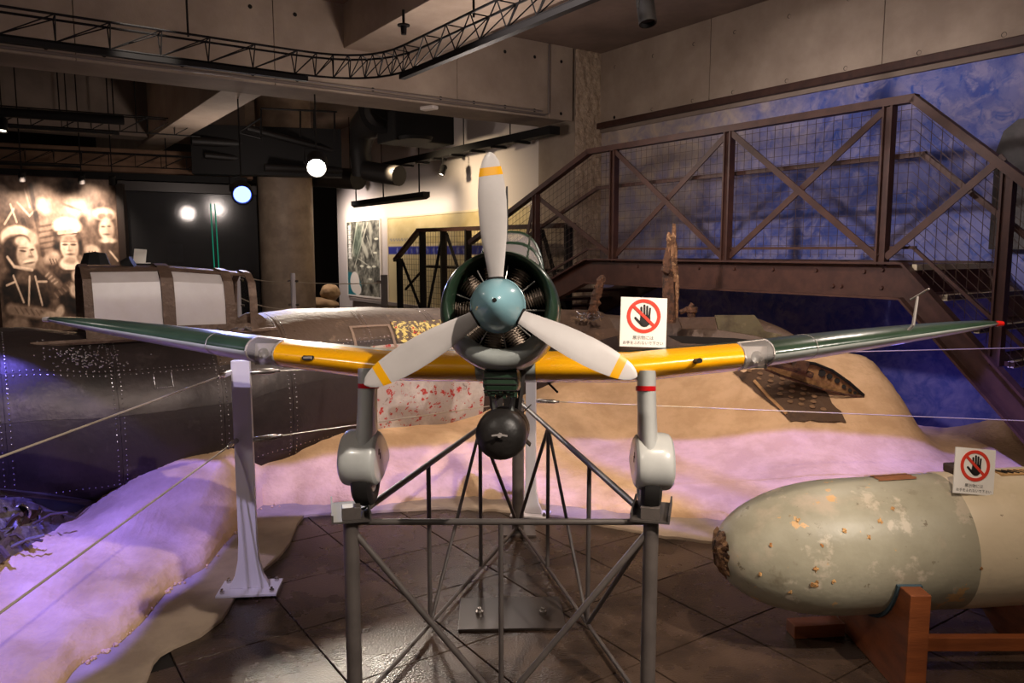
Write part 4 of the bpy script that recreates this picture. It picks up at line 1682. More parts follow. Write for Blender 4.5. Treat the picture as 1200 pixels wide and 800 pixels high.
MB().tube([rf(2.4, 6.05, 1.5), rf(2.42, 6.0, 1.53)], .05, 12).build('headrest_knob', black_soft, parent=wreck)
MB().lathe([(.0, .09), (.07, .08), (.10, 0), (.0, 0)], at(112, 310, 5.4), (0, 0, 1), 8).build('gunsight_block', black_soft, parent=wreck)
# sill strip and crumpled foil right of canopy
MB().tube([rf(2.72, 6.6, 1.075), rf(2.72, 5.2, 1.085)], .018, 6).build('sill', can_frame, parent=wreck)
b = MB()
for i in range(26):
    p = rf(2.70 + random.uniform(-.05, .06), random.uniform(5.36, 5.62), 1.075 + random.uniform(0, .03))
    b.box(p, (.03 + .03 * random.random(), .02, .006), Matrix.Rotation(random.uniform(-1, 1), 3, 'Y') @ Matrix.Rotation(random.uniform(0, 3), 3, 'Z'))
b.build('foil_scraps', rivet_mat, parent=wreck, kind='stuff')

# broken wing root at the lower left: holed rib, torn sheets, tubes
rib_mat = chips('rib_alu', [rgb(118, 108, 110), (rgb(80, 66, 62), 8, .5, .15), (rgb(150, 140, 146), 12, .58, .12), (rgb(70, 46, 34), 16, .62, .08)], rough=.4, bump=.3, metal=.2)
def ry(px, py):
    return 3.42 + .0085 * px + (655 - .62 * px - py) * .0030


def sheet(pxs, mat, name, dy=0.0, th=.012, parent=wreck):
    p_ = [at(x, y, ry(x, y) + dy) for x, y in pxs]
    n = len(p_)
    return MB().add(p_ + [q + V((0, th, 0)) for q in p_], [tuple(range(n)), tuple(range(2 * n - 1, n - 1, -1))] + [(i, (i + 1) % n, n + (i + 1) % n, n + i) for i in range(n)]).build(name, mat, parent=parent)


rib_px = [(-50, 580), (-10, 584), (20, 583), (50, 588), (76, 596), (92, 594), (100, 592), (92, 605), (70, 620), (50, 632), (34, 643), (0, 662), (-50, 690)]
ribp = sheet(rib_px, rib_mat, 'torn_rib')
for (x, y, r_) in ((23, 602, 10.5), (44, 599, 4.3), (41, 609, 4.2), (56, 609, 4.4), (5, 597, 3.6), (72, 606, 3)):
    c_ = at(x, y, ry(x, y) - .006)
    k_ = c_.y / 900
    rn = V((.62, -1, .35)).normalized()
    MB().lathe([(0, .004), (r_ * k_ * .82, .004)], c_, rn, 20).build('rib_hole', hole_mat, parent=ribp)
    MB().lathe([(r_ * k_ * .80, .0), (r_ * k_ * .92, .020), (r_ * k_ * 1.05, .016), (r_ * k_ * 1.16, 0)], c_, rn, 20).build('hole_flange', rivet_mat, parent=ribp, smooth=True)
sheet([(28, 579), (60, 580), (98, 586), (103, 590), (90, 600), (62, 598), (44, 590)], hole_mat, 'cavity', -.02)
sheet([(-20, 572), (10, 574), (50, 578), (90, 584), (112, 588), (104, 593), (84, 589), (60, 585), (30, 582), (-20, 580)], alu, 'torn_lip', -.06)


def crumple(px0, px1, py0, py1, dy, amp, seed, mat, name='torn_sheet', n=12):
    g_ = []
    for i in range(n + 1):
        row = []
        for j in range(n + 1):
            px, py = px0 + (px1 - px0) * i / n, py0 + (py1 - py0) * j / n
            e_ = 6 if (i in (0, n) or j in (0, n)) else 0
            px += e_ * noise.noise(V((i * 1.7, j * 1.9, seed)))
            py += e_ * noise.noise(V((i * 1.9, j * 1.3, seed + 5))) - .5 * (px - px0)
            p = at(px, py, ry(px, py) + dy)
            row.append(p + V((0, amp * noise.noise(V((i * .4, j * .4, seed))), amp * .6 * noise.noise(V((i * .5, j * .5, seed + 9))))))
        g_.append(row)
    return MB().loft(g_, closed=False, caps=False).build(name, mat, parent=wreck, smooth=25)


crumple(-20, 44, 626, 652, -.05, .10, 4, rust)
crumple(-20, 24, 644, 664, -.09, .10, 8, rib_mat)
crumple(20, 62, 634, 650, -.05, .08, 6, alu_brown)
rr = random.Random(11)
for i in range(16):
    px, py = rr.uniform(-10, 60), rr.uniform(612, 656)
    if py > 655 - px * .62:
        py = 648 - px * .62
    p = at(px, py, ry(px, py) - .08)
    d = V((rr.uniform(-.14, .14), rr.uniform(-.08, .08), rr.uniform(-.05, .08)))
    MB().tube([p, p + d * .5 + V((0, 0, rr.uniform(0, .03))), p + d], rr.uniform(.006, .013), 6).build('bent_tube', rib_mat if i % 2 else alu_brown, parent=wreck, smooth=True)

# torn rear part leaning toward the viewer
TST = [(676, 366, 6.75, 462), (700, 368, 6.65, 454), (740, 371, 6.52, 450), (790, 372, 6.38, 446), (840, 372, 6.28, 442), (885, 373, 6.18, 438), (906, 382, 6.05, 428), (925, 396, 5.98, 420), (945, 402, 5.95, 416)]
rings = []
for k_, (px, y0, Y, y1) in enumerate(TST):
    top = at(px, y0, Y + .22)
    bot = at(px, y1, Y + .05)
    zc, hh = (top.z + bot.z) / 2, (top.z - bot.z) / 2
    c_ = at(px, (y0 + y1) / 2, Y + .26)
    rings.append([V((c_.x + .3 * math.sin(a) * -SD.x * -1 * .6, c_.y - .26 * math.sin(a), zc + hh * math.cos(a) + .008 * noise.noise(V((k_ * 2.0, a * 2, 0))))) for a in [2 * math.pi * i / 20 for i in range(20)]])
MB().loft(rings).build('tail_section', alu_brown, parent=wreck, smooth=50)
# loose plates on the torn rear part
def plate(pxs, Y, mat, name='torn_plate', th=.012):
    pts_ = [at(x, y, Y) for x, y in pxs]
    n = len(pts_)
    b = MB()
    b.add(pts_ + [p + V((0, .02, -.004)) for p in pts_], [tuple(range(n)), tuple(range(2 * n - 1, n - 1, -1))] + [(i, (i + 1) % n, n + (i + 1) % n, n + i) for i in range(n)])
    return b.build(name, mat, parent=wreck)


olive = chips('olive_alu', [rgb(96, 88, 66), (rgb(74, 64, 50), 5, .5, .15), (rgb(120, 110, 86), 9, .6, .1)], rough=.6, bump=.2)
plate([(838, 369), (884, 369), (890, 376), (896, 388), (918, 392), (905, 398), (880, 392), (842, 386)], 5.98, olive)
plate([(795, 372), (838, 371), (840, 386), (800, 385)], 5.99, alu_brown)
plate([(680, 388), (720, 384), (726, 392), (690, 402)], 6.2, alu_brown)
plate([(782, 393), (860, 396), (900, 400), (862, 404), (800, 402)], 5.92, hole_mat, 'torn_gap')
b = MB()
for i in range(30):
    p = at(random.uniform(676, 705), random.uniform(366, 374), 6.4)
    b.box(p, (.05 * random.random() + .015, .02, .006), Matrix.Rotation(random.uniform(-1.2, 1.2), 3, 'Y') @ Matrix.Rotation(random.uniform(0, 3), 3, 'Z'))
b.build('foil_scraps', rivet_mat, parent=wreck, kind='stuff')
MB().lathe([(.0, 0), (.03, 0), (.035, .05), (.05, .06), (.05, .1), (0, .1)], at(810, 374, 6.2), (0, 0, 1), 10).build('bent_fitting', rust, parent=wreck, smooth=True)
MB().tube([at(797, 366, 6.2), at(808, 361, 6.2), at(812, 356, 6.2)], .02, 8).build('bent_fitting', rust, parent=wreck, smooth=True)

# tall splintered mast and leaning stake
wood = chips('weathered_wood', [rgb(128, 94, 68), (rgb(84, 58, 40), 14, .46, .12), (rgb(170, 136, 102), 22, .58, .08)], rough=.9, bump=.8)
mast = thing('wreck_mast', 'tall splintered upright of weathered timber and rust just right of the wing sign', 'post', at(784, 372, 6.25))
Ym = 6.25
def shard(pts, r, mat, name, nr=30, na=14):
    b = MB()
    n = len(pts)
    rings = []
    for i in range(nr + 1):
        f_ = i / nr * (n - 1)
        j = min(int(f_), n - 2)
        k_ = f_ - j
        px = pts[j][0] + (pts[j + 1][0] - pts[j][0]) * k_
        py = pts[j][1] + (pts[j + 1][1] - pts[j][1]) * k_
        p = at(px, py, Ym)
        q = r[j] + (r[j + 1] - r[j]) * k_
        rings.append([p + V((math.cos(a) * q, math.sin(a) * q * .7, 0)) * (1 + .55 * noise.noise(V((math.cos(a) * 2.2, math.sin(a) * 2.2, p.z * 4 + px))) + .22 * noise.noise(V((math.cos(a) * 5, math.sin(a) * 5, p.z * 22)))) for a in [2 * math.pi * m_ / na for m_ in range(na)]])
    return b.loft(rings).build(name, mat, parent=mast, smooth=20)


shard([(789, 330), (789, 315), (789, 290), (790, 262)], [.026, .032, .028, .012], wood, 'timber')
shard([(784, 378), (784, 335), (783, 305), (784, 290)], [.060, .046, .036, .022], rust, 'rusted_core')
shard([(785, 310), (785, 285), (784, 276), (784, 272)], [.022, .028, .018, .008], wood, 'timber')
shard([(792, 372), (793, 345), (793, 312)], [.018, .020, .012], wood, 'splinter')
MB().box(at(780, 316, Ym - .05), (.07, .05, .05), Matrix.Rotation(.4, 3, 'Y')).build('bracket', rust, parent=mast, bevel=.012)
Ym = 6.5
stake = mast
mast = thing('leaning_stake', 'short rusty stake leaning on the wreck, right of the cowling', 'post', at(696, 366, 6.5))
shard([(694, 368), (698, 350), (705, 326), (706, 322)], [.045, .04, .035, .012], rust, 'stake')

# perforated plate and curved rib on the sand hill
hp = thing('wreck_rib', 'rusty curved rib with oval slots on the sand hill under right wing', 'wreckage', at(940, 440, 5.55))
outl_t = [(896, 424), (915, 423), (935, 423), (955, 426), (975, 434), (995, 448), (1012, 463)]
outl_b = [(1012, 465), (990, 462), (965, 456), (940, 448), (915, 440), (896, 432)]
pts_ = [at(x, y, 5.38 + .1 * (x - 896) / 120) for x, y in outl_t + outl_b]
n = len(pts_)
MB().add(pts_ + [p + V((0, .025, 0)) for p in pts_], [tuple(range(n)), tuple(range(2 * n - 1, n - 1, -1))] + [(i, (i + 1) % n, n + (i + 1) % n, n + i) for i in range(n)]).build('rib_web', M('rib_tan', rgb(150, 112, 72), rgb(110, 78, 50), 14, .8, bump=.4), parent=hp)
for q, r_ in ((outl_t, .012), (outl_b, .010)):
    MB().tube([at(x, y, 5.36 + .1 * (x - 896) / 120) for x, y in q], r_, 6).build('rib_flange', black_soft if q is outl_t else rust, parent=hp, smooth=True)
for x, y, r_ in ((963, 437, 4.5), (972, 441, 3.5), (981, 446, 3.2), (989, 453, 2.6), (996, 457, 2.2), (1002, 460, 1.8)):
    p = at(x, y, 5.37 + .1 * (x - 896) / 120)
    MB().lathe([(0, 0), (r_ * .006, 0)], p, V((-.35, -1, .1)), 12).build('slot', hole_mat, parent=hp)
MB().box(at(938, 428, 5.3), (.10, .08, .08), Matrix.Rotation(.3, 3, 'Y')).build('rusty_block', rust, parent=hp, bevel=.015)
MB().tube([at(905, 426, 5.3), at(930, 432, 5.3), at(952, 440, 5.3)], .022, 8).build('rusty_tube', rust, parent=hp, smooth=True)
pp = thing('perforated_plate', 'dark brown perforated metal plate lying on the sand slope', 'wreckage', at(905, 455, 5.4))
perf = chips('perforated_brown', [rgb(84, 62, 46), (rgb(60, 44, 34), 6, .5, .15)], rough=.75, bump=.3)
def onhill(px, py, lift=.012):
    # march down the view ray to the sand
    d = ray(px, py).normalized()
    for i in range(400):
        p = V((0, 0, H)) + d * (3.5 + i * .012)
        e = onz(px, interp(px, mound_px), .03)
        ed = math.hypot(p.x - e.x, p.y - e.y)
        if p.z < hgt(p.x, p.y, ed) + lift:
            return p
    return p
g_ = []
for i in range(13):
    row = []
    for j in range(13):
        u, v_ = i / 12, j / 12
        px = (858 + 84 * u) * (1 - v_) + (926 + 66 * u) * v_ + 4 * noise.noise(V((i * .7, j * .7, 3)))
        py = (436 - 10 * u) * (1 - v_) + (492 + 2 * u) * v_ + 3 * noise.noise(V((i * .7, j * .7, 9)))
        row.append(onhill(px, py, .022))
    g_.append(row)
MB().loft(g_, closed=False, caps=False).build('plate', perf, parent=pp, smooth=40)
tan_dot = M('dot_tan', rgb(128, 98, 72), rough=.8)
d0 = None
for i in range(5):
    for j in range(5):
        px, py = 878 + i * 13 + j * 12, 434 + i * 3.0 + j * 9
        if px > 965 or (i > 3 and j > 2):
            continue
        p = onhill(px, py, .024)
        if d0 is None:
            d0 = MB().lathe([(0, .004), (.017, .004), (.022, 0)], p, (0, -.35, .93), 10).build('dimple', tan_dot, parent=pp)
        else:
            share(d0, 'dimple', pp, WM[pp.name].inverted() @ p)
tag(MB().tube([onhill(884, 446, .05), onhill(902, 466, .03), onhill(922, 485, .02)], .012, 6).build('bamboo_stick', M('stick_tan', rgb(176, 136, 92), rough=.7), smooth=True), 'thin tan stick lying on the dark perforated plate', 'stick')

# ================================================================== AUXILIARY TANK ON ITS CRADLE
tank_grey = chips('tank_grey', [rgb(164, 158, 138), (rgb(146, 140, 120), 2.2, .48, .2), (rgb(190, 178, 158), 7, .59, .06), (rgb(182, 166, 146), 3.2, .56, .12), (rgb(206, 164, 112), 9, .635, .02), (rgb(112, 100, 80), 16, .64, .05), (rgb(122, 112, 92), 5, .62, .10)], rough=.42, bump=.08)
tank_beige = chips('tank_beige', [rgb(212, 196, 168), (rgb(194, 178, 148), 2.5, .48, .2), (rgb(206, 190, 164), 9, .62, .06), (rgb(120, 100, 76), 18, .68, .04)], rough=.45, bump=.08)
TY, TR = 2.92, .262
nose = at(838, 648, TY)
axis = V((1, .03, .052)).normalized()
tank = thing('drop_tank', 'large chipped grey-green cylindrical fuel tank with beige rear on wooden cradle', 'tank', nose + axis * .9 - V((0, 0, .28)))
prof = []
NL = .50
for i in range(18):
    x = i / 17
    prof.append((TR * math.sin(math.acos(max(-1, min(1, 1 - x)))) ** .95 if x > 0 else .0, NL * x))
prof += [(TR, .70), (TR, .80), (TR, .905)]
tu, tq, ta = frame(axis)
tk = MB().lathe(prof, nose, axis, 48)
tk.build('front_shell', tank_grey, parent=tank, smooth=60)
prof2 = [(TR - .001, .90), (TR + .002, .905), (TR + .002, 1.3), (TR + .002, 1.9), (TR * .85, 2.3), (TR * .4, 2.8), (0, 2.95)]
MB().lathe(prof2, nose, axis, 48).build('rear_shell', tank_beige, parent=tank, smooth=60)
# broken nose cap
b = MB()
rings = []
for i in range(7):
    r0 = .10 * i / 6
    h_ = NL * (1 - math.cos(math.asin(min(1, (r0 / TR) ** (1 / .95)))))
    rings.append([nose + axis * (h_ - .004 - (.012 * noise.noise(V((k_ * .9, i * 1.1, 2))) if i < 6 else 0)) + (tu * math.cos(2 * math.pi * k_ / 28) + tq * math.sin(2 * math.pi * k_ / 28)) * max(1e-4, r0 * (1 + (.35 if i == 6 else .2) * noise.noise(V((k_ * .55, i * .3, 7))))) for k_ in range(28)])
b.loft(rings, caps=False)
b.build('broken_nose', chips('torn_brown', [rgb(126, 92, 62), (rgb(58, 34, 20), 22, .5, .08), (rgb(170, 134, 96), 30, .56, .08)], rough=.85, bump=1.0), parent=tank, smooth=15)['label'] = 'torn brown nose tip'


def ontank(x, deg, off=.002):
    """point on the tank at x metres along, deg measured from the top towards the viewer"""
    if x < NL:
        q = x / NL
        r_ = TR * math.sin(math.acos(1 - q)) ** .95
    else:
        r_ = TR
    a = R(deg)
    n = V((0, -1, 0))
    n = (n - axis * n.dot(axis)).normalized()
    up_ = V((0, 0, 1))
    up_ = (up_ - axis * up_.dot(axis)).normalized()
    d = up_ * math.cos(a) + n * math.sin(a)
    return nose + axis * x + d * (r_ + off), d


g_ = [[ontank(.64 + .15 * i / 5 + .01 * (j % 2), -24 + 30 * j / 8, .003)[0] for j in range(9)] for i in range(6)]
MB().loft(g_, closed=False, caps=False).build('brown_patch', M('patch_brown', rgb(150, 96, 60), rgb(130, 80, 48), 12, .75), parent=tank, smooth=True)
chip_mat = M('chip_ochre', rgb(206, 160, 104), rgb(160, 108, 60), 40, .85, bump=.6, bscale=90)
rc = random.Random(5)
for (x, dg_, s_) in ((.16, 62, .013), (.27, 42, .017), (.30, 86, .020), (.42, 55, .018), (.50, 62, .016), (.56, 50, .020), (.30, 100, .028), (.36, 96, .018), (.22, 112, .018), (.62, 40, .016), (.9, 92, .012), (.33, 66, .012), (.12, 96, .016)):
    p, d = ontank(x, dg_, .0015)
    u_, q_, _ = frame(d)
    ring_ = [p + (u_ * math.cos(2 * math.pi * i / 12) + q_ * math.sin(2 * math.pi * i / 12)) * s_ * .62 * rc.uniform(.4, 1.2) for i in range(12)]
    MB().add(ring_ + [p + d * .0015], [(i, (i + 1) % 12, 12) for i in range(12)]).build('paint_chip', chip_mat, parent=tank)
# lug and small label plate on top
p, d = ontank(1.03, -6)
MB().box(p + d * .012, (.16, .08, .035), Matrix.Rotation(-.05, 3, 'Y')).build('lug', M('lug_dark', rgb(60, 44, 32), rough=.6), parent=tank, bevel=.006)
p, d = ontank(1.18, 4)
pk = MB().box(p, (.13, .06, .006), Matrix.Rotation(-.05, 3, 'Y')).build('worn_label', M('label_ochre', rgb(196, 156, 104), rough=.8), parent=tank)
for i in range(5):
    MB().box(p + V((-.05 + i * .024, -.004, .0045)), (.007, .045, .003), Matrix.Rotation(.5, 3, 'Z')).build('dark_mark', hole_mat, parent=pk)
p, d = ontank(1.33, 0)
MB().lathe([(0, .03), (.05, .03), (.06, .0), (0, 0)], p, d, 16).build('filler_cap', M('cap_brown', rgb(110, 80, 60), rough=.6), parent=tank, smooth=True)

orange_wood = M('cradle_wood', rgb(108, 56, 28), rgb(136, 74, 38), 3.0, .5, bump=.12, bscale=30, stretch=(1, 2, 9), lo=.35, hi=.68)
cradle = thing('tank_cradle', 'red-brown wooden cradle with a blue felt-lined cut, holding the tank', 'cradle', (1.75, TY, 0))


def cradle_board(x0):
    c_ = nose + axis * ((x0 - nose.x) / axis.x)
    rr_ = TR + .012
    poly = []
    zt_ = c_.z - .055
    yh = .345
    poly += [(-yh, 0), (.16, 0), (.30, .07), (.41, .17), (.42, zt_)]
    arc_ = []
    a0 = math.asin(-.055 / rr_)
    for i in range(19):
        a = a0 - (math.pi + 2 * a0) * i / 18
        arc_.append((rr_ * math.cos(a), c_.z + rr_ * math.sin(a)))
    poly += arc_ + [(-yh, zt_)]
    bd_ = MB().prism(poly, (x0, c_.y, 0), (0, 1, 0), (0, 0, 1), .075).build('cradle_board', orange_wood, parent=cradle, bevel=.004)
    fb = MB()
    rings = []
    for a_, z_ in arc_:
        v_ = V((0, a_, z_ - c_.z)).normalized()
        o2 = V((x0, c_.y, c_.z))
        rings.append([o2 + v_ * (rr_ + .002) + V((-.008, 0, 0)), o2 + v_ * (rr_ + .002) + V((.083, 0, 0)), o2 + v_ * (rr_ - .012) + V((.083, 0, 0)), o2 + v_ * (rr_ - .012) + V((-.008, 0, 0))])
    fb.loft(rings)
    fb.build('felt_lining', M('felt_blue', rgb(58, 76, 86), rough=.95), parent=bd_)
    MB().lathe([(0, 0), (.010, 0)], (x0 - .001, c_.y + .17, .13), (-1, 0, 0), 12).build('screw_hole', hole_mat, parent=bd_)
    return c_


c_ = cradle_board(1.41)
cradle_board(2.06)
MB().box((1.76, TY - .16, .13), (.62, .035, .055)).build('stretcher', orange_wood, parent=cradle, bevel=.003)
MB().box((1.76, TY + .28, .10), (.62, .035, .08)).build('stretcher', orange_wood, parent=cradle, bevel=.003)
MB().box((1.28, TY + .16, .028), (.22, .08, .055), Matrix.Rotation(.1, 3, 'Z')).build('foot_block', orange_wood, parent=cradle, bevel=.003)

# ================================================================== DO-NOT-TOUCH SIGNS
sign_white = M('sign_white', rgb(250, 246, 240), rough=.45)
sign_red = M('sign_red', rgb(226, 66, 48), rough=.5)
sign_black = M('sign_black', rgb(38, 34, 34), rough=.5)
clear_base = M('clear_acrylic', rgb(220, 215, 210), rough=.15, alpha=.45)


def nosign(label, loc, wid, hei, rot, foot=True):
    u = thing('warning_sign', label, 'sign', loc, rot)
    MB().box((0, 0, hei / 2), (wid, .005, hei)).build('card', sign_white, parent=u, local=True)
    X_, Z_ = V((1, 0, 0)), V((0, 0, 1))
    c0 = (0, -.0028, hei * .625)
    rr_ = wid * .345
    card_y = -.0026
    hb = MB()
    k_ = rr_ / 100.0

    def cap(x0, y0, x1, y1, w_):
        a = math.atan2(y1 - y0, x1 - x0)
        poly = [(x0 + w_ * math.cos(a + math.pi / 2 + math.pi * i / 6), y0 + w_ * math.sin(a + math.pi / 2 + math.pi * i / 6)) for i in range(7)]
        poly += [(x1 + w_ * math.cos(a - math.pi / 2 + math.pi * i / 6), y1 + w_ * math.sin(a - math.pi / 2 + math.pi * i / 6)) for i in range(7)]
        hb.prism([(x * k_, y * k_) for x, y in poly], c0, X_, Z_, .0012)
    cap(-12, 0, -17, 52, 6.5)
    cap(4, 0, 2, 66, 6.5)
    cap(20, 0, 20, 60, 6.5)
    cap(35, 0, 38, 48, 6)
    cap(-14, -52, -52, -14, 7.5)
    pal = [(-20, 8), (41, 8), (43, -30), (36, -52), (20, -66), (0, -68), (-14, -62), (-26, -48), (-24, -24)]
    hb.prism([(x * k_, y * k_) for x, y in pal], c0, X_, Z_, .0012)
    hb.build('hand_symbol', sign_black, parent=u, local=True)
    rg = MB().ring((0, -.0030, hei * .625), X_, Z_, rr_ * .84, rr_ * 1.06, .0016, 40)
    d = rr_ * .93
    a = R(-42)
    p0_, p1_ = V((-math.cos(a) * d, -.0044, hei * .625 - math.sin(a) * d)), V((math.cos(a) * d, -.0044, hei * .625 + math.sin(a) * d))
    rg.bar(p0_, p1_, .0014, rr_ * .19, up=(0, 0, 1))
    rg.build('prohibition_ring', sign_red, parent=u, local=True)
    for line, y, sz in (('展示物には', .155, .092), ('お手をふれないで下さい', .055, .080)):
        vs, fs = text_mesh(line, wid * sz)
        if vs:
            MB().add([V((q.x, -.0034, hei * y + q.y)) for q in vs], fs).build('lettering', sign_black, parent=u, local=True)
    MB().box((0, .03, .002), (wid * .9, .06, .003)).build('clear_foot', clear_base, parent=u, local=True)
    return u


p, d = ontank(1.10, 2)
nosign('white do-not-touch sign standing on top of the grey-green tank', at(1140, 579, TY - .115), .160, .172, (R(-9), R(6), R(4)))

# ================================================================== STEEL STAND
steel_grey = M('stand_grey', rgb(92, 84, 80), rgb(80, 73, 70), 8, .5, bump=.04, bscale=90)
ZP = .705
tray_m = M('tray_grey', rgb(72, 66, 63), rough=.6)
FLp, FRp = at(411, 607, 2.5), at(763, 607, 2.5)
FL, FR = V((FLp.x, 2.5, 0)), V((FRp.x, 2.5, 0))
RF = onz(607, 622, 0)
RT = V((RF.x, RF.y, .775))
stand = thing('display_stand', 'grey steel tube display stand carrying the model dive bomber', 'stand', ((FL + FR) / 2 + RF) / 2)
for q in (FL, FR):
    MB().tube([q, q + V((0, 0, ZP + .005))], .026, 20).build('post', steel_grey, parent=stand, smooth=True)
    MB().box(q + V((0, 0, .006)), (.14, .14, .012)).build('foot_plate', steel_grey, parent=stand)
MB().tube([RF, RT], .034, 20).build('post', steel_grey, parent=stand, smooth=True)
MB().box(RF + V((0, 0, .006)), (.2, .2, .012)).build('foot_plate', steel_grey, parent=stand)


def rod(a, c_, r=.0095, name='brace'):
    return MB().tube([a, c_], r, 10).build(name, steel_grey, parent=stand, smooth=True)


up_ = lambda p, z: V((p.x, p.y, z))
rod(up_(FL, ZP - .008), up_(FR, ZP - .008), .0105, 'crossbar')
mid = (FL + FR) / 2
rod(up_(mid, .03), up_(mid, ZP - .01), .0085)
rod(up_(FL, ZP - .03), up_(mid, .04), .011)
rod(up_(FR, ZP - .03), up_(mid, .04), .011)
for F in (FL, FR):
    top0, top1 = up_(F, ZP), up_(RT, .765)
    b0, b1 = up_(F, .03), up_(RF, .03)
    rod(top0, top1, .0125, 'side_rail')
    rod(b0, b1, .0085, 'ground_rail')
    T1, T2 = top0.lerp(top1, .34), top0.lerp(top1, .67)
    B1, B2 = b0.lerp(b1, .34), b0.lerp(b1, .67)
    rod(T1, B1)
    rod(T2, B2)
    rod(T2, B1, .008)
    rod(T2, b1)
    rod(top0 - V((0, 0, .03)), B1)
# saddle at the rear top under the fuselage
MB().tube([RT - V((0, 0, .02)), V((RT.x, RT.y, 1.075))], .022, 12).build('saddle_post', steel_grey, parent=stand, smooth=True)
for sx, F in ((-1, FL), (1, FR)):
    rt = Matrix.Rotation(R(sx * -14), 3, 'Z')
    c_ = V((F.x + sx * .012, F.y + .055, ZP + .008))
    pt = MB().box(c_, (.125, .21, .007), rt).build('wheel_tray', tray_m, parent=stand)
    for e_ in (-1, 1):
        MB().box(c_ + rt @ V((e_ * .062, 0, .012)), (.006, .21, .03), rt).build('tray_lip', tray_m, parent=pt)
    MB().box(c_ + rt @ V((0, -.072, .024)), (.062, .045, .042), rt).build('wheel_chock', steel_grey, parent=pt, bevel=.002)
pa_ = onz(599, 720, 0)
fp = MB().box((pa_.x, pa_.y, .006), (.46, .30, .012), Matrix.Rotation(R(2), 3, 'Z')).build('floor_plate', M('floor_plate', rgb(56, 47, 43), rough=.35), parent=stand, bevel=.002)
for x in (-.14, .14):
    MB().lathe([(0, .03), (.009, .03), (.009, .016), (.017, .016), (.017, .0)], (pa_.x + x, pa_.y - .02, .012), (0, 0, 1), 8).build('bolt', chrome, parent=fp)

# ================================================================== THE MODEL AIRCRAFT
green = M('aircraft_green', rgb(34, 52, 38), rgb(42, 62, 46), 7, .28, coat=.35, bump=.03, bscale=60)
grey_l = M('aircraft_grey', rgb(156, 160, 156), rgb(168, 172, 168), 5, .32, coat=.3)
gear_white = M('gear_white', rgb(186, 187, 184), rgb(196, 197, 194), 5, .30, coat=.35)
orange = M('aircraft_orange', rgb(250, 172, 10), rgb(252, 180, 16), 6, .25, coat=.5, bump=.03, bscale=40)
yellow = M('band_yellow', rgb(250, 178, 16), rough=.35)
blade_m = M('blade_white', rgb(212, 204, 200), rgb(204, 196, 192), 6, .38, coat=.2)
blue_m = M('spinner_blue', rgb(140, 184, 194), rgb(148, 192, 200), 6, .28, coat=.5)
dark_in = M('engine_black', rgb(14, 13, 13), rough=.7)
fin_m = M('engine_fin', rgb(150, 134, 120), rough=.42, metal=.6)
rod_m = M('push_rod', rgb(150, 146, 140), rough=.35, metal=.5)
silver = M('silver_trim', rgb(176, 168, 164), rough=.35, metal=.3)
red_m = M('band_red', rgb(200, 24, 30), rough=.35)
rubber = M('tyre_black', rgb(30, 28, 27), rough=.6)
bomb_m = M('bomb_black', rgb(34, 31, 29), rgb(42, 38, 36), 9, .42, bump=.08, bscale=60)
cglass = M('canopy_glass', rgb(215, 205, 202), rough=.12, alpha=.38)
clear = M('lamp_window', rgb(215, 208, 205), rough=.1, alpha=.3)

HUB = at(583, 357, 2.15)
plane = thing('model_dive_bomber', 'green and grey model dive bomber with orange wing edges and blue spinner', 'model aircraft', HUB, (R(-10), 0, R(-2.8)))
PL = dict(parent=plane, local=True)

# propeller
prop = MB().lathe([(.02, -.02), (.05, -.01), (.05, .03), (.02, .04)], (0, 0, 0), (0, 1, 0), 20).build('propeller', rod_m, smooth=True, **PL)
WM[prop.name] = WM[plane.name] @ Matrix.Translation(prop.location)


def blade(ang):
    rr_ = [.055, .075, .10, .14, .19, .24, .29, .33, .365, .39, .41, .425, .433, .436]
    cw = [.038, .042, .048, .060, .074, .081, .083, .079, .071, .061, .048, .031, .016, .004]
    rings, ring2 = [], []
    da, dn = V((math.cos(ang), 0, math.sin(ang))), V((-math.sin(ang), 0, math.cos(ang)))
    for r_, c_ in zip(rr_, cw):
        tw = R(30 - 22 * (r_ / .43))
        th = .016 * (1 - r_ / .50) + .0015
        ct, st_ = math.cos(tw), math.sin(tw)
        ring = []
        for k in range(12):
            a = 2 * math.pi * k / 12
            x, y = math.cos(a) * c_ / 2 / max(.85, ct), math.sin(a) * th / 2
            ring.append(da * r_ + dn * (x * ct - y * st_) + V((0, 1, 0)) * (x * st_ + y * ct))
        rings.append(ring)
    b = MB().loft(rings)
    bl = b.build('propeller_blade', blade_m, smooth=50, **PL)
    # yellow warning band
    rb = []
    for r_ in (.368, .392):
        c_ = np.interp(r_, rr_, cw)
        tw = R(30 - 22 * (r_ / .43))
        th = .016 * (1 - r_ / .50) + .0022
        ct, st_ = math.cos(tw), math.sin(tw)
        rb.append([da * r_ + dn * (math.cos(2 * math.pi * k / 12) * (c_ / 2 + .0005) / max(.85, ct) * ct - math.sin(2 * math.pi * k / 12) * th / 2 * st_) + V((0, 1, 0)) * (math.cos(2 * math.pi * k / 12) * (c_ / 2 + .0005) / max(.85, ct) * st_ + math.sin(2 * math.pi * k / 12) * th / 2 * ct) for k in range(12)])
    bb = MB().loft(rb)
    I = Matrix.Translation(-bl.location)
    bb.v = [I @ q for q in bb.v]
    bb.build('tip_band', yellow, parent=bl, local=True, smooth=50)
    WM[bl.name] = WM[plane.name] @ Matrix.Translation(bl.location)
    return bl


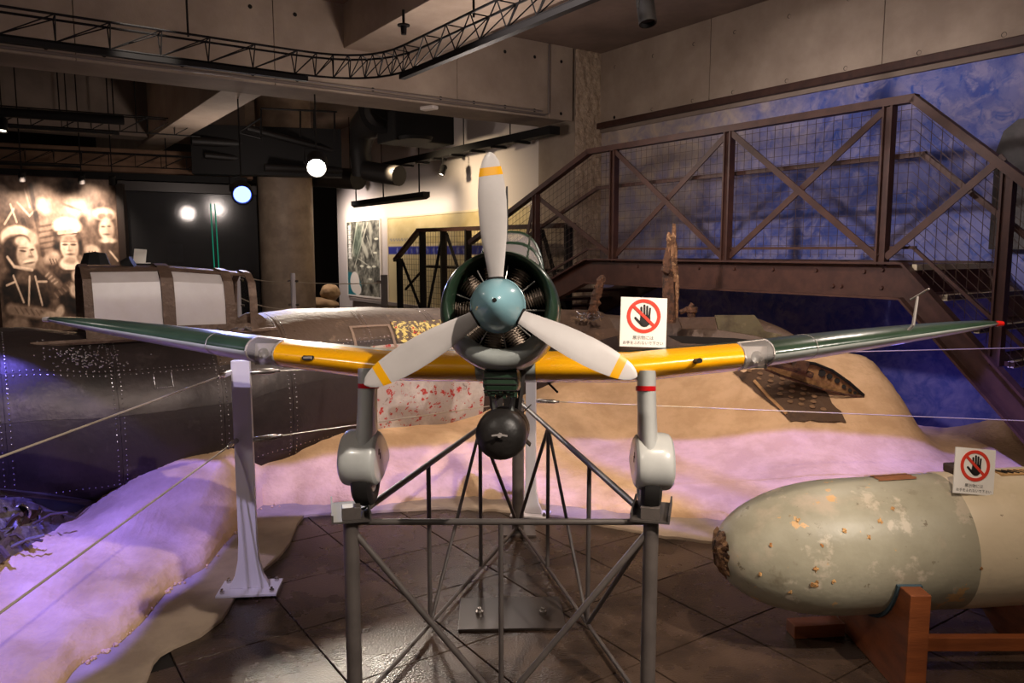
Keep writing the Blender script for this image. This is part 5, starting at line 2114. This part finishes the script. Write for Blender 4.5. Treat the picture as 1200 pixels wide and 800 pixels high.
for a in (93.5, 211.3, 333.0):
    blade(R(a))
sp = MB().lathe([(0, -.118), (.010, -.117), (.024, -.108), (.040, -.092), (.056, -.066), (.068, -.036), (.0745, -.008), (.076, .012), (.076, .022)], (0, 0, 0), (0, 1, 0), 40).build('spinner', blue_m, smooth=60, **PL)
I = Matrix.Translation(-sp.location)
q = I @ V((0, -.1185, 0))
MB().lathe([(0, -.001), (.0055, -.001), (.0065, .003)], q, (0, 1, 0), 12).build('starter_hole', hole_mat, parent=sp, local=True)
MB().lathe([(.0765, .012), (.0785, .013), (.0785, .030), (.072, .030)], I @ V((0, 0, 0)), (0, 1, 0), 40).build('spinner_plate', blue_m, parent=sp, local=True, smooth=40)
for a in (93.5, 211.3, 333.0):
    a = R(a)
    d = V((math.cos(a), 0, math.sin(a)))
    MB().lathe([(.021, .0), (.0255, .001), (.0255, .012), (.021, .012)], I @ (d * .064), d, 16).build('blade_collar', hole_mat, parent=sp, local=True)

# cowling with its light grey chin
def cowl_mat(c):
    a = math.degrees(math.atan2(c.z, c.x)) % 360
    return 1 if 219 < a < 321 else 0


cw_c = V((0, 0, -.006))
b = MB()
b.lathe([(.130, .30), (.134, .20), (.1345, .10), (.138, .066), (.146, .050), (.154, .046), (.163, .052), (.171, .070), (.176, .10), (.179, .14), (.180, .22), (.178, .34), (.170, .36)], cw_c, (0, 1, 0), 72, matf=cowl_mat)
for q in b.v:                     # the intake sits above the ring's own centre, leaving a deep chin
    rr_ = math.hypot(q.x, q.z + .006)
    kk_ = min(1.0, max(0.0, (.172 - rr_) / .034)) * min(1.0, max(0.0, (.20 - q.y) / .08))
    q.z += .022 * kk_
cowl = b.build('cowling', [green, grey_l], smooth=60, **PL)
MB().lathe([(0, .175), (.137, .175)], cw_c, (0, 1, 0), 40).build('engine_bulkhead', dark_in, **PL)
MB().lathe([(0, .06), (.045, .06), (.062, .085), (.066, .12), (.066, .175)], cw_c, (0, 1, 0), 28).build('crankcase', M('crankcase_dark', rgb(40, 36, 33), rough=.4, metal=.5), smooth=50, **PL)
prof = []
for i in range(9):
    z = .066 + i * .0078
    prof += [(.019, z), (.0285, z + .0012), (.0285, z + .0034), (.019, z + .0046)]
prof += [(.015, .137), (0, .138)]
cyl0 = None
NC = 9
for i in range(NC):
    a = R(20 + i * 360 / NC)
    d = V((math.cos(a), 0, math.sin(a)))
    if cyl0 is None:
        cyl0 = MB().lathe(prof, (0, 0, 0), (0, 0, 1), 16).build('engine_cylinder', fin_m, parent=plane, local=True, origin=(0, 0, 0))
        cyl0.location = cw_c + V((0, .125, 0))
        cyl0.rotation_euler = d.to_track_quat('Z', 'Y').to_euler()
    else:
        share(cyl0, 'engine_cylinder', plane, cw_c + V((0, .125, 0)), d.to_track_quat('Z', 'Y').to_euler())
    a2 = a + R(180 / NC)
    d2 = V((math.cos(a2), 0, math.sin(a2)))
    MB().tube([cw_c + d2 * .06 + V((0, .085, 0)), cw_c + d2 * .134 + V((0, .10, 0))], .0022, 6).build('push_rod', rod_m, **PL)

# oil cooler under the cowling, gill fringe
MB().box((.004, .20, -.208), (.105, .20, .07)).build('oil_cooler', green, bevel=.014, **PL)
b = MB()
for i in range(4):
    b.box((.004, .098 + .0, -.186 - .018 * i), (.098, .006, .003))
b.build('cooler_slats', hole_mat, kind='stuff', **PL)
b = MB()
for i in range(9):
    b.box((-.040 + i * .011, 135e-3 + .004 * (i % 2), -.246 - .004 * ((i * 7) % 3)), (.010, .05, .014), Matrix.Rotation(R(-12 + (i * 37) % 24), 3, 'X'))
b.build('cooler_flap', green, **PL)

# fuselage
def fus_mat(c):
    return 1 if c.z < FZ(c.y) - FR_(c.y) * .45 else 0


FY = [.30, .36, .50, .75, 1.0, 1.3, 1.6, 1.9, 2.15, 2.32, 2.40]
FRD = [.160, .168, .168, .162, .150, .128, .102, .076, .052, .030, .006]
FZC = [-.006, -.006, -.008, -.008, -.004, .004, .014, .024, .034, .040, .044]
FR_ = lambda y: float(np.interp(y, FY, FRD))
FZ = lambda y: float(np.interp(y, FY, FZC))
b = MB()
rings = []
for i in range(40):
    y = .30 + (2.40 - .30) * i / 39
    rings.append([V((FR_(y) * .93 * math.sin(a), y, FZ(y) + FR_(y) * 1.04 * math.cos(a))) for a in [2 * math.pi * k / 36 for k in range(36)]])
b.loft(rings)
for i in range(len(b.f)):
    c = sum((b.v[j] for j in b.f[i]), V()) / len(b.f[i])
    b.m[i] = fus_mat(c)
b.build('fuselage', [green, grey_l], smooth=60, **PL)
# tail surfaces
def flatfoil(outline, axis_n, th):
    o, u, v_ = V((0, 0, 0)), None, None
    b = MB()
    n = len(outline)
    nn = V(axis_n)
    b.add([V(p) + nn * th / 2 for p in outline] + [V(p) - nn * th / 2 for p in outline], [tuple(range(n)), tuple(range(2 * n - 1, n - 1, -1))] + [(i, (i + 1) % n, n + (i + 1) % n, n + i) for i in range(n)])
    return b


flatfoil([(0, 1.75, .09), (0, 1.95, .13), (0, 2.10, .24), (0, 2.20, .29), (0, 2.30, .30), (0, 2.40, .25), (0, 2.43, .15), (0, 2.40, .02), (0, 2.2, .03)], (1, 0, 0), .022).build('tail_fin', green, bevel=.007, **PL)
for s_ in (-1, 1):
    flatfoil([(s_ * .03, 2.02, .05), (s_ * .24, 2.08, .05), (s_ * .33, 2.14, .05), (s_ * .35, 2.20, .05), (s_ * .31, 2.28, .05), (s_ * .03, 2.34, .05)], (0, 0, 1), .022).build('tailplane', green, bevel=.007, **PL)
# greenhouse canopy
def can_sec(y, k):
    h = float(np.interp(y, [.48, .60, .70, 1.15, 1.40, 1.52], [.165, .275, .350, .350, .300, .165]))
    w_ = float(np.interp(y, [.48, .62, 1.2, 1.52], [.10, .125, .115, .06]))
    a = R(-100 + 200 * k)
    sx = math.sin(a)
    cz = math.cos(a)
    z0 = .10
    return V((w_ * math.copysign(abs(sx) ** .75, sx), y, z0 + (h - z0) * (math.copysign(abs(cz) ** .7, cz))))


ys = [.50, .62, .72, .94, 1.16, 1.36, 1.50]
for y0, y1 in zip(ys[:-1], ys[1:]):
    g_ = [[can_sec(y0 + (y1 - y0) * i / 3, j / 16) for j in range(17)] for i in range(4)]
    MB().loft(g_, closed=False, caps=False).build('canopy_pane', cglass, smooth=60, **PL)
for y in ys:
    MB().tube([can_sec(y, j / 24) + V((0, 0, .001)) for j in range(25)], .0065, 8).build('canopy_frame', green, smooth=True, **PL)
for k in (.20, .36, .64, .80):
    MB().tube([can_sec(.50 + i * .1, k) for i in range(11)], .004, 6).build('canopy_bar', green, smooth=True, **PL)
MB().lathe([(.0, .0), (.045, .02), (.06, .10), (.05, .16), (0, .17)], (0, .85, .06), (0, 0, 1), 14).build('seat_back', dark_in, **PL)
MB().tube([(-.034, .98, .32), (-.034, 1.0, .45), (-.034, 1.005, .60)], [.0085, .0075, .004], 10).build('antenna_mast', M('mast_dark', rgb(56, 54, 54), rough=.5), smooth=True, **PL)

# wings
UP = [1, .85, .65, .48, .33, .22, .15, .105, .06, .03, .01]
LO = [.01, .03, .06, .105, .15, .22, .33, .48, .65, .85, 1]
CH = [(c, 1) for c in UP] + [(0, 0)] + [(c, -1) for c in LO]
i_le = (6, 16)       # orange leading edge spans these points


def thick(c):
    return 5 * (.2969 * math.sqrt(c) - .126 * c - .3516 * c * c + .2843 * c ** 3 - .1036 * c ** 4)


def wing_pt(x, i):
    ax = abs(x)
    c = .76 * max(.002, 1 - (ax / 1.722) ** 2.6) ** .5
    c = max(c, .035)
    t = np.interp(ax, [0, .4, 1.0, 1.5, 1.70], [.166, .162, .152, .136, .13])
    yle = .40 + .30 * (.76 - c)
    z = -.168 + max(0.0, ax - .42) * .105 + max(0.0, ax - .8) * .042
    f_, sg = CH[i]
    yy = f_ * c
    zz = sg * thick(f_) * t * c * (1.0 if sg > 0 else .88) + .02 * c * 4 * f_ * (1 - f_)
    zz += -math.tan(R(0.5)) * (yy - .0)
    return V((x, yle + yy, z + zz))


XS = {'in': [0.10, .25, .42, .55, .68, .79], 'lamp': [.79, .835, .885], 'out': [.885, .95, 1.05, 1.15, 1.25, 1.35, 1.44, 1.52, 1.58, 1.63, 1.67, 1.70]}
NI = len(CH)


def strip(xs, i0, i1, off=0.0):
    return MB().loft([[wing_pt(x, i) + V((0, -off, 0)) for i in range(i0, i1 + 1)] for x in xs], closed=False, caps=False)


for s_ in (-1, 1):
    allx = [s_ * q for q in XS['in'] + XS['lamp'][1:] + XS['out'][1:]]
    side = [s_ * q for q in XS['in']]
    # one wing surface behind the coloured leading edge
    b = MB()
    for key in ('in', 'lamp', 'out'):
        xs = [s_ * q for q in XS[key]]
        a0, a1 = i_le
        b2 = strip(xs, 0, a0)
        b.add(b2.v, b2.f, 0)
        b2 = strip(xs, a1, NI - 1)
        b.add(b2.v, b2.f, 1)
        if key == 'out':
            b2 = strip(xs, a0, NI // 2)
            b.add(b2.v, b2.f, 0)
            b2 = strip(xs, NI // 2, a1)
            b.add(b2.v, b2.f, 1)
    tip = [wing_pt(s_ * 1.70, i) for i in range(NI)]
    b.add(tip, [tuple(range(NI))], 0)
    wg = b.build('wing', [green, grey_l], smooth=60, merge=True, **PL)
    WM[wg.name] = WM[plane.name] @ Matrix.Translation(wg.location)
    strip(side, i_le[0], i_le[1], .0015).build('leading_edge', orange, smooth=60, **PL)
    # landing lamp window with silver rims
    xs = [s_ * q for q in XS['lamp']]
    strip(xs, i_le[0], i_le[1], .0015).build('lamp_window', clear, smooth=60, **PL)
    for x in (s_ * .79, s_ * .885):
        MB().tube([wing_pt(x, i) + V((0, -.002, 0)) for i in range(i_le[0], i_le[1] + 1)], .0035, 6).build('window_rim', silver, smooth=True, **PL)
    MB().tube([wing_pt(s_ * x, i_le[0]) + V((0, -.001, .001)) for x in (.79, .84, .885)], .003, 6).build('window_rim', silver, smooth=True, **PL)
    p = wing_pt(s_ * .84, NI // 2) + V((0, .055, 0))
    MB().lathe([(0, .01), (.014, .008), (.020, -.006)], p, (0, 1, 0), 14).build('lamp_bulb', chrome, smooth=True, **PL)
    MB().box(p + V((0, .035, 0)), (.09, .004, .075)).build('lamp_bulkhead', silver, **PL)
    # panel seam
    for x in (1.03,):
        MB().tube([wing_pt(s_ * x, i) + V((0, -.0005, 0)) for i in range(4, 18)], .0012, 5).build('panel_seam', silver, **PL)
    # fuselage fillet
    tpos = wing_pt(s_ * 1.695, NI // 2)
    MB().lathe([(.0, .030), (.008, .026), (.010, .012), (.010, 0)], tpos + V((s_ * -.004, .012, 0)), (s_, 0, 0), 12).build('tip_lamp', [M('lamp_red', rgb(220, 30, 24), rough=.3), silver][0 if s_ > 0 else 1], smooth=True, **PL)['label'] = 'red tip lamp' if s_ > 0 else 'silver tip lamp'
    # undercarriage: leg fairing > wheel spat, wheel, red band
    gx = s_ * .468
    zt_ = np.array([0, .05, .12, .2, .28, .34])
    top = V((gx, .436, -.172))
    dn = V((0, .1736, -.9848))
    rings = []
    for d_, hw, hy in ((0, .031, .050), (.06, .031, .048), (.14, .031, .050), (.22, .033, .062), (.30, .036, .08)):
        c = top + dn * d_ + V((s_ * .012 * d_ / .3, 0, 0))
        rings.append([c + V((hw * math.cos(2 * math.pi * k / 24), -hy * math.sin(2 * math.pi * k / 24) * (1 if math.sin(2 * math.pi * k / 24) > 0 else 1.5), 0)) for k in range(24)])
    leg = MB().loft(rings).build('landing_gear', gear_white, smooth=60, **PL)
    I = Matrix.Translation(-leg.location)
    WM[leg.name] = WM[plane.name] @ Matrix.Translation(leg.location)
    rings = []
    for d_ in (.052, .068):
        c = top + dn * d_
        rings.append([I @ (c + V((.0335 * math.cos(2 * math.pi * k / 24), -(.051) * math.sin(2 * math.pi * k / 24) * (1 if math.sin(2 * math.pi * k / 24) > 0 else 1.5), 0))) for k in range(24)])
    MB().loft(rings, caps=False).build('red_band', red_m, parent=leg, local=True, smooth=60)
    # spat: a fat teardrop box rounded at front
    wc = top + dn * .318 + V((s_ * .030, .012, 0))
    rings = []
    for u_ in np.linspace(-1, 1, 15):
        hx = .063 * u_
        e_ = (1 - abs(u_) ** 3.2) ** .42
        ring = []
        for k in range(28):
            a = 2 * math.pi * k / 28
            yy = -math.cos(a)
            zz = math.sin(a)
            rad = .104 * (.82 + .18 * e_)
            ly = rad * 1.05 if yy < 0 else rad * 1.9
            lz = rad * 1.02 if zz > 0 else rad * .86
            if yy > 0:
                lz *= 1 - .55 * yy ** 2
            ring.append(I @ (wc + V((hx, yy * ly, zz * lz))))
        rings.append(ring)
    MB().loft(rings).build('wheel_spat', gear_white, parent=leg, local=True, smooth=50, bevel=.006)
    wh = wc + V((s_ * -.010, .022, -.062))
    MB().lathe([(.0, -.026), (.05, -.028), (.058, -.034), (.080, -.034), (.094, -.024), (.098, 0), (.094, .024), (.080, .034), (.058, .034), (.05, .028), (0, .026)], I @ wh, (1, 0, 0), 36).build('wheel', rubber, parent=leg, local=True, smooth=40)
    MB().lathe([(0, .030), (.03, .031), (.048, .029), (.050, .026)], I @ wh, (-s_, 0, 0), 20).build('wheel_hub', silver, parent=leg, local=True, smooth=40)
    for (yy, zz, sy, sz) in ((-.02, .03, .010, .020), (.0, .015, .006, .022)):
        MB().box(I @ (wc + V((s_ * -.0625, yy, zz))), (.004, sy, sz)).build('stencil_mark', M('stencil_brown', rgb(80, 40, 40), rough=.6), parent=leg, local=True)
# centre section between the wings
MB().loft([[wing_pt(x, i) for i in range(NI)] for x in (-.11, 0, .11)]).build('wing_centre', grey_l, smooth=60, **PL)
# guns
p = wing_pt(.625, NI // 2)
g1 = MB().tube([p + V((0, .03, .006)), p + V((0, -.075, .006))], .0085, 12)
g1.build('gun_barrel', black, smooth=True, **PL)
MB().lathe([(0, 0), (.0055, 0)], p + V((0, -.0755, .006)), (0, -1, 0), 12).build('gun_muzzle', hole_mat, **PL)
p = wing_pt(-.665, NI // 2)
b = MB()
for i in range(2):
    b.lathe([(0, -.004), (.0085, -.004), (.0085, .012)], p + V((-.012 + .024 * i, .0, .004)), (0, 1, 0), 14)
b.box(p + V((0, .002, .004)), (.026, .012, .017))
b.build('gun_slot', hole_mat, **PL)
MB().tube([p + V((-.014, .0, .004)), p + V((.014, -.006, .004))], .0055, 10).build('gun_barrel', silver, smooth=True, **PL)
# pitot tube on the outer right wing
p = wing_pt(1.345, NI // 2)
MB().tube([p + V((0, .03, .01)), p + V((.01, .0, .035)), p + V((.022, -.01, .13))], [.006, .0055, .004], 8).build('pitot_mast', silver, smooth=True, **PL)
MB().tube([p + V((.012, .02, .122)), p + V((.040, -.05, .150))], .0035, 8).build('pitot_tube', silver, smooth=True, **PL)
# small hook under the right wing root
p = wing_pt(.14, 18)
MB().tube([p, p + V((.02, -.06, -.02)), p + V((.035, -.09, -.035))], .004, 6).build('underwing_hook', black, **PL)

# bomb with its carrier
BZ = -.370
bx = .004
bomb = MB().lathe([(0, .12), (.020, .121), (.045, .128), (.066, .142), (.0755, .164), (.0775, .20), (.078, .25), (.078, .48), (.070, .58), (.045, .70), (.02, .80), (0, .82)], (bx, -.02, BZ), (0, 1, 0), 36).build('bomb', bomb_m, smooth=60, **PL)
I = Matrix.Translation(-bomb.location)
WM[bomb.name] = WM[plane.name] @ Matrix.Translation(bomb.location)
MB().lathe([(0, .10), (.006, .10), (.008, .125)], I @ V((bx, -.02, BZ)), (0, 1, 0), 10).build('fuze', silver, parent=bomb, local=True, smooth=True)
for s_ in (-1, 1):
    MB().box(I @ V((bx + s_ * .013, .082, BZ + .001)), (.020, .003, .005), Matrix.Rotation(R(s_ * 8), 3, 'Y')).build('fuze_vane', silver, parent=bomb, local=True)
for a in (45, 135, 225, 315):
    d = V((math.cos(R(a)), 0, math.sin(R(a))))
    flat = flatfoil([I @ (V((bx, .60, BZ)) + d * .03), I @ (V((bx, .66, BZ)) + d * .105), I @ (V((bx, .80, BZ)) + d * .105), I @ (V((bx, .80, BZ)) + d * .01)], (d.z, 0, -d.x), .004)
    flat.build('bomb_fin', bomb_m, parent=bomb, local=True)
MB().lathe([(.0785, .235), (.0795, .236), (.0795, .243), (.0785, .244)], I @ V((bx, -.02, BZ)), (0, 1, 0), 36).build('bomb_band', M('band_dark', rgb(70, 66, 62), rough=.4), parent=bomb, local=True)
for s_, x0, x1 in ((-1, -.022, -.014), (1, .042, .032)):
    MB().bar((x0, .16, -.245), (x1, .18, BZ + .060), .009, .014).build('bomb_strut', grey_l, **PL)
for s_ in (-1, 1):
    MB().bar((bx + s_ * .045, .40, -.17), (bx + s_ * .030, .42, BZ + .065), .014, .05).build('bomb_rack', M('rack_dark', rgb(52, 48, 46), rough=.5), **PL)
MB().bar((bx, .45, -.15), (bx, .55, BZ + .06), .03, .03).build('bomb_rack', MATS['rack_dark'], **PL)

# sign on the orange wing edge
wp = WM[plane.name] @ (wing_pt(.47, 5))
sp_ = at(753, 406.5, wp.y - .02)
nosign('white do-not-touch sign standing on the orange wing edge', sp_, .162, .172, (R(-7), R(2.2), R(2)))


# ------------------------------------------------------------------ groups of repeats
GROUPS = {'track_spotlight': 'spotlights and floodlights hung from the ceiling', 'lighting_truss': 'lattice trusses under the ceiling',
          'rope_post': 'rope posts at the back', 'barrier_rope': 'ropes between the back posts', 'barrier_post': 'barrier posts around the diorama',
          'wire_rope': 'barrier wires', 'warning_sign': 'do-not-touch signs', 'boulder': 'boulders in the passage', 'duct': 'dark ducts and pipes behind the beam'}
for o in bpy.data.objects:
    if o.parent is None:
        n_ = o.name.split('.')[0]
        if n_ in GROUPS:
            o['group'] = GROUPS[n_]
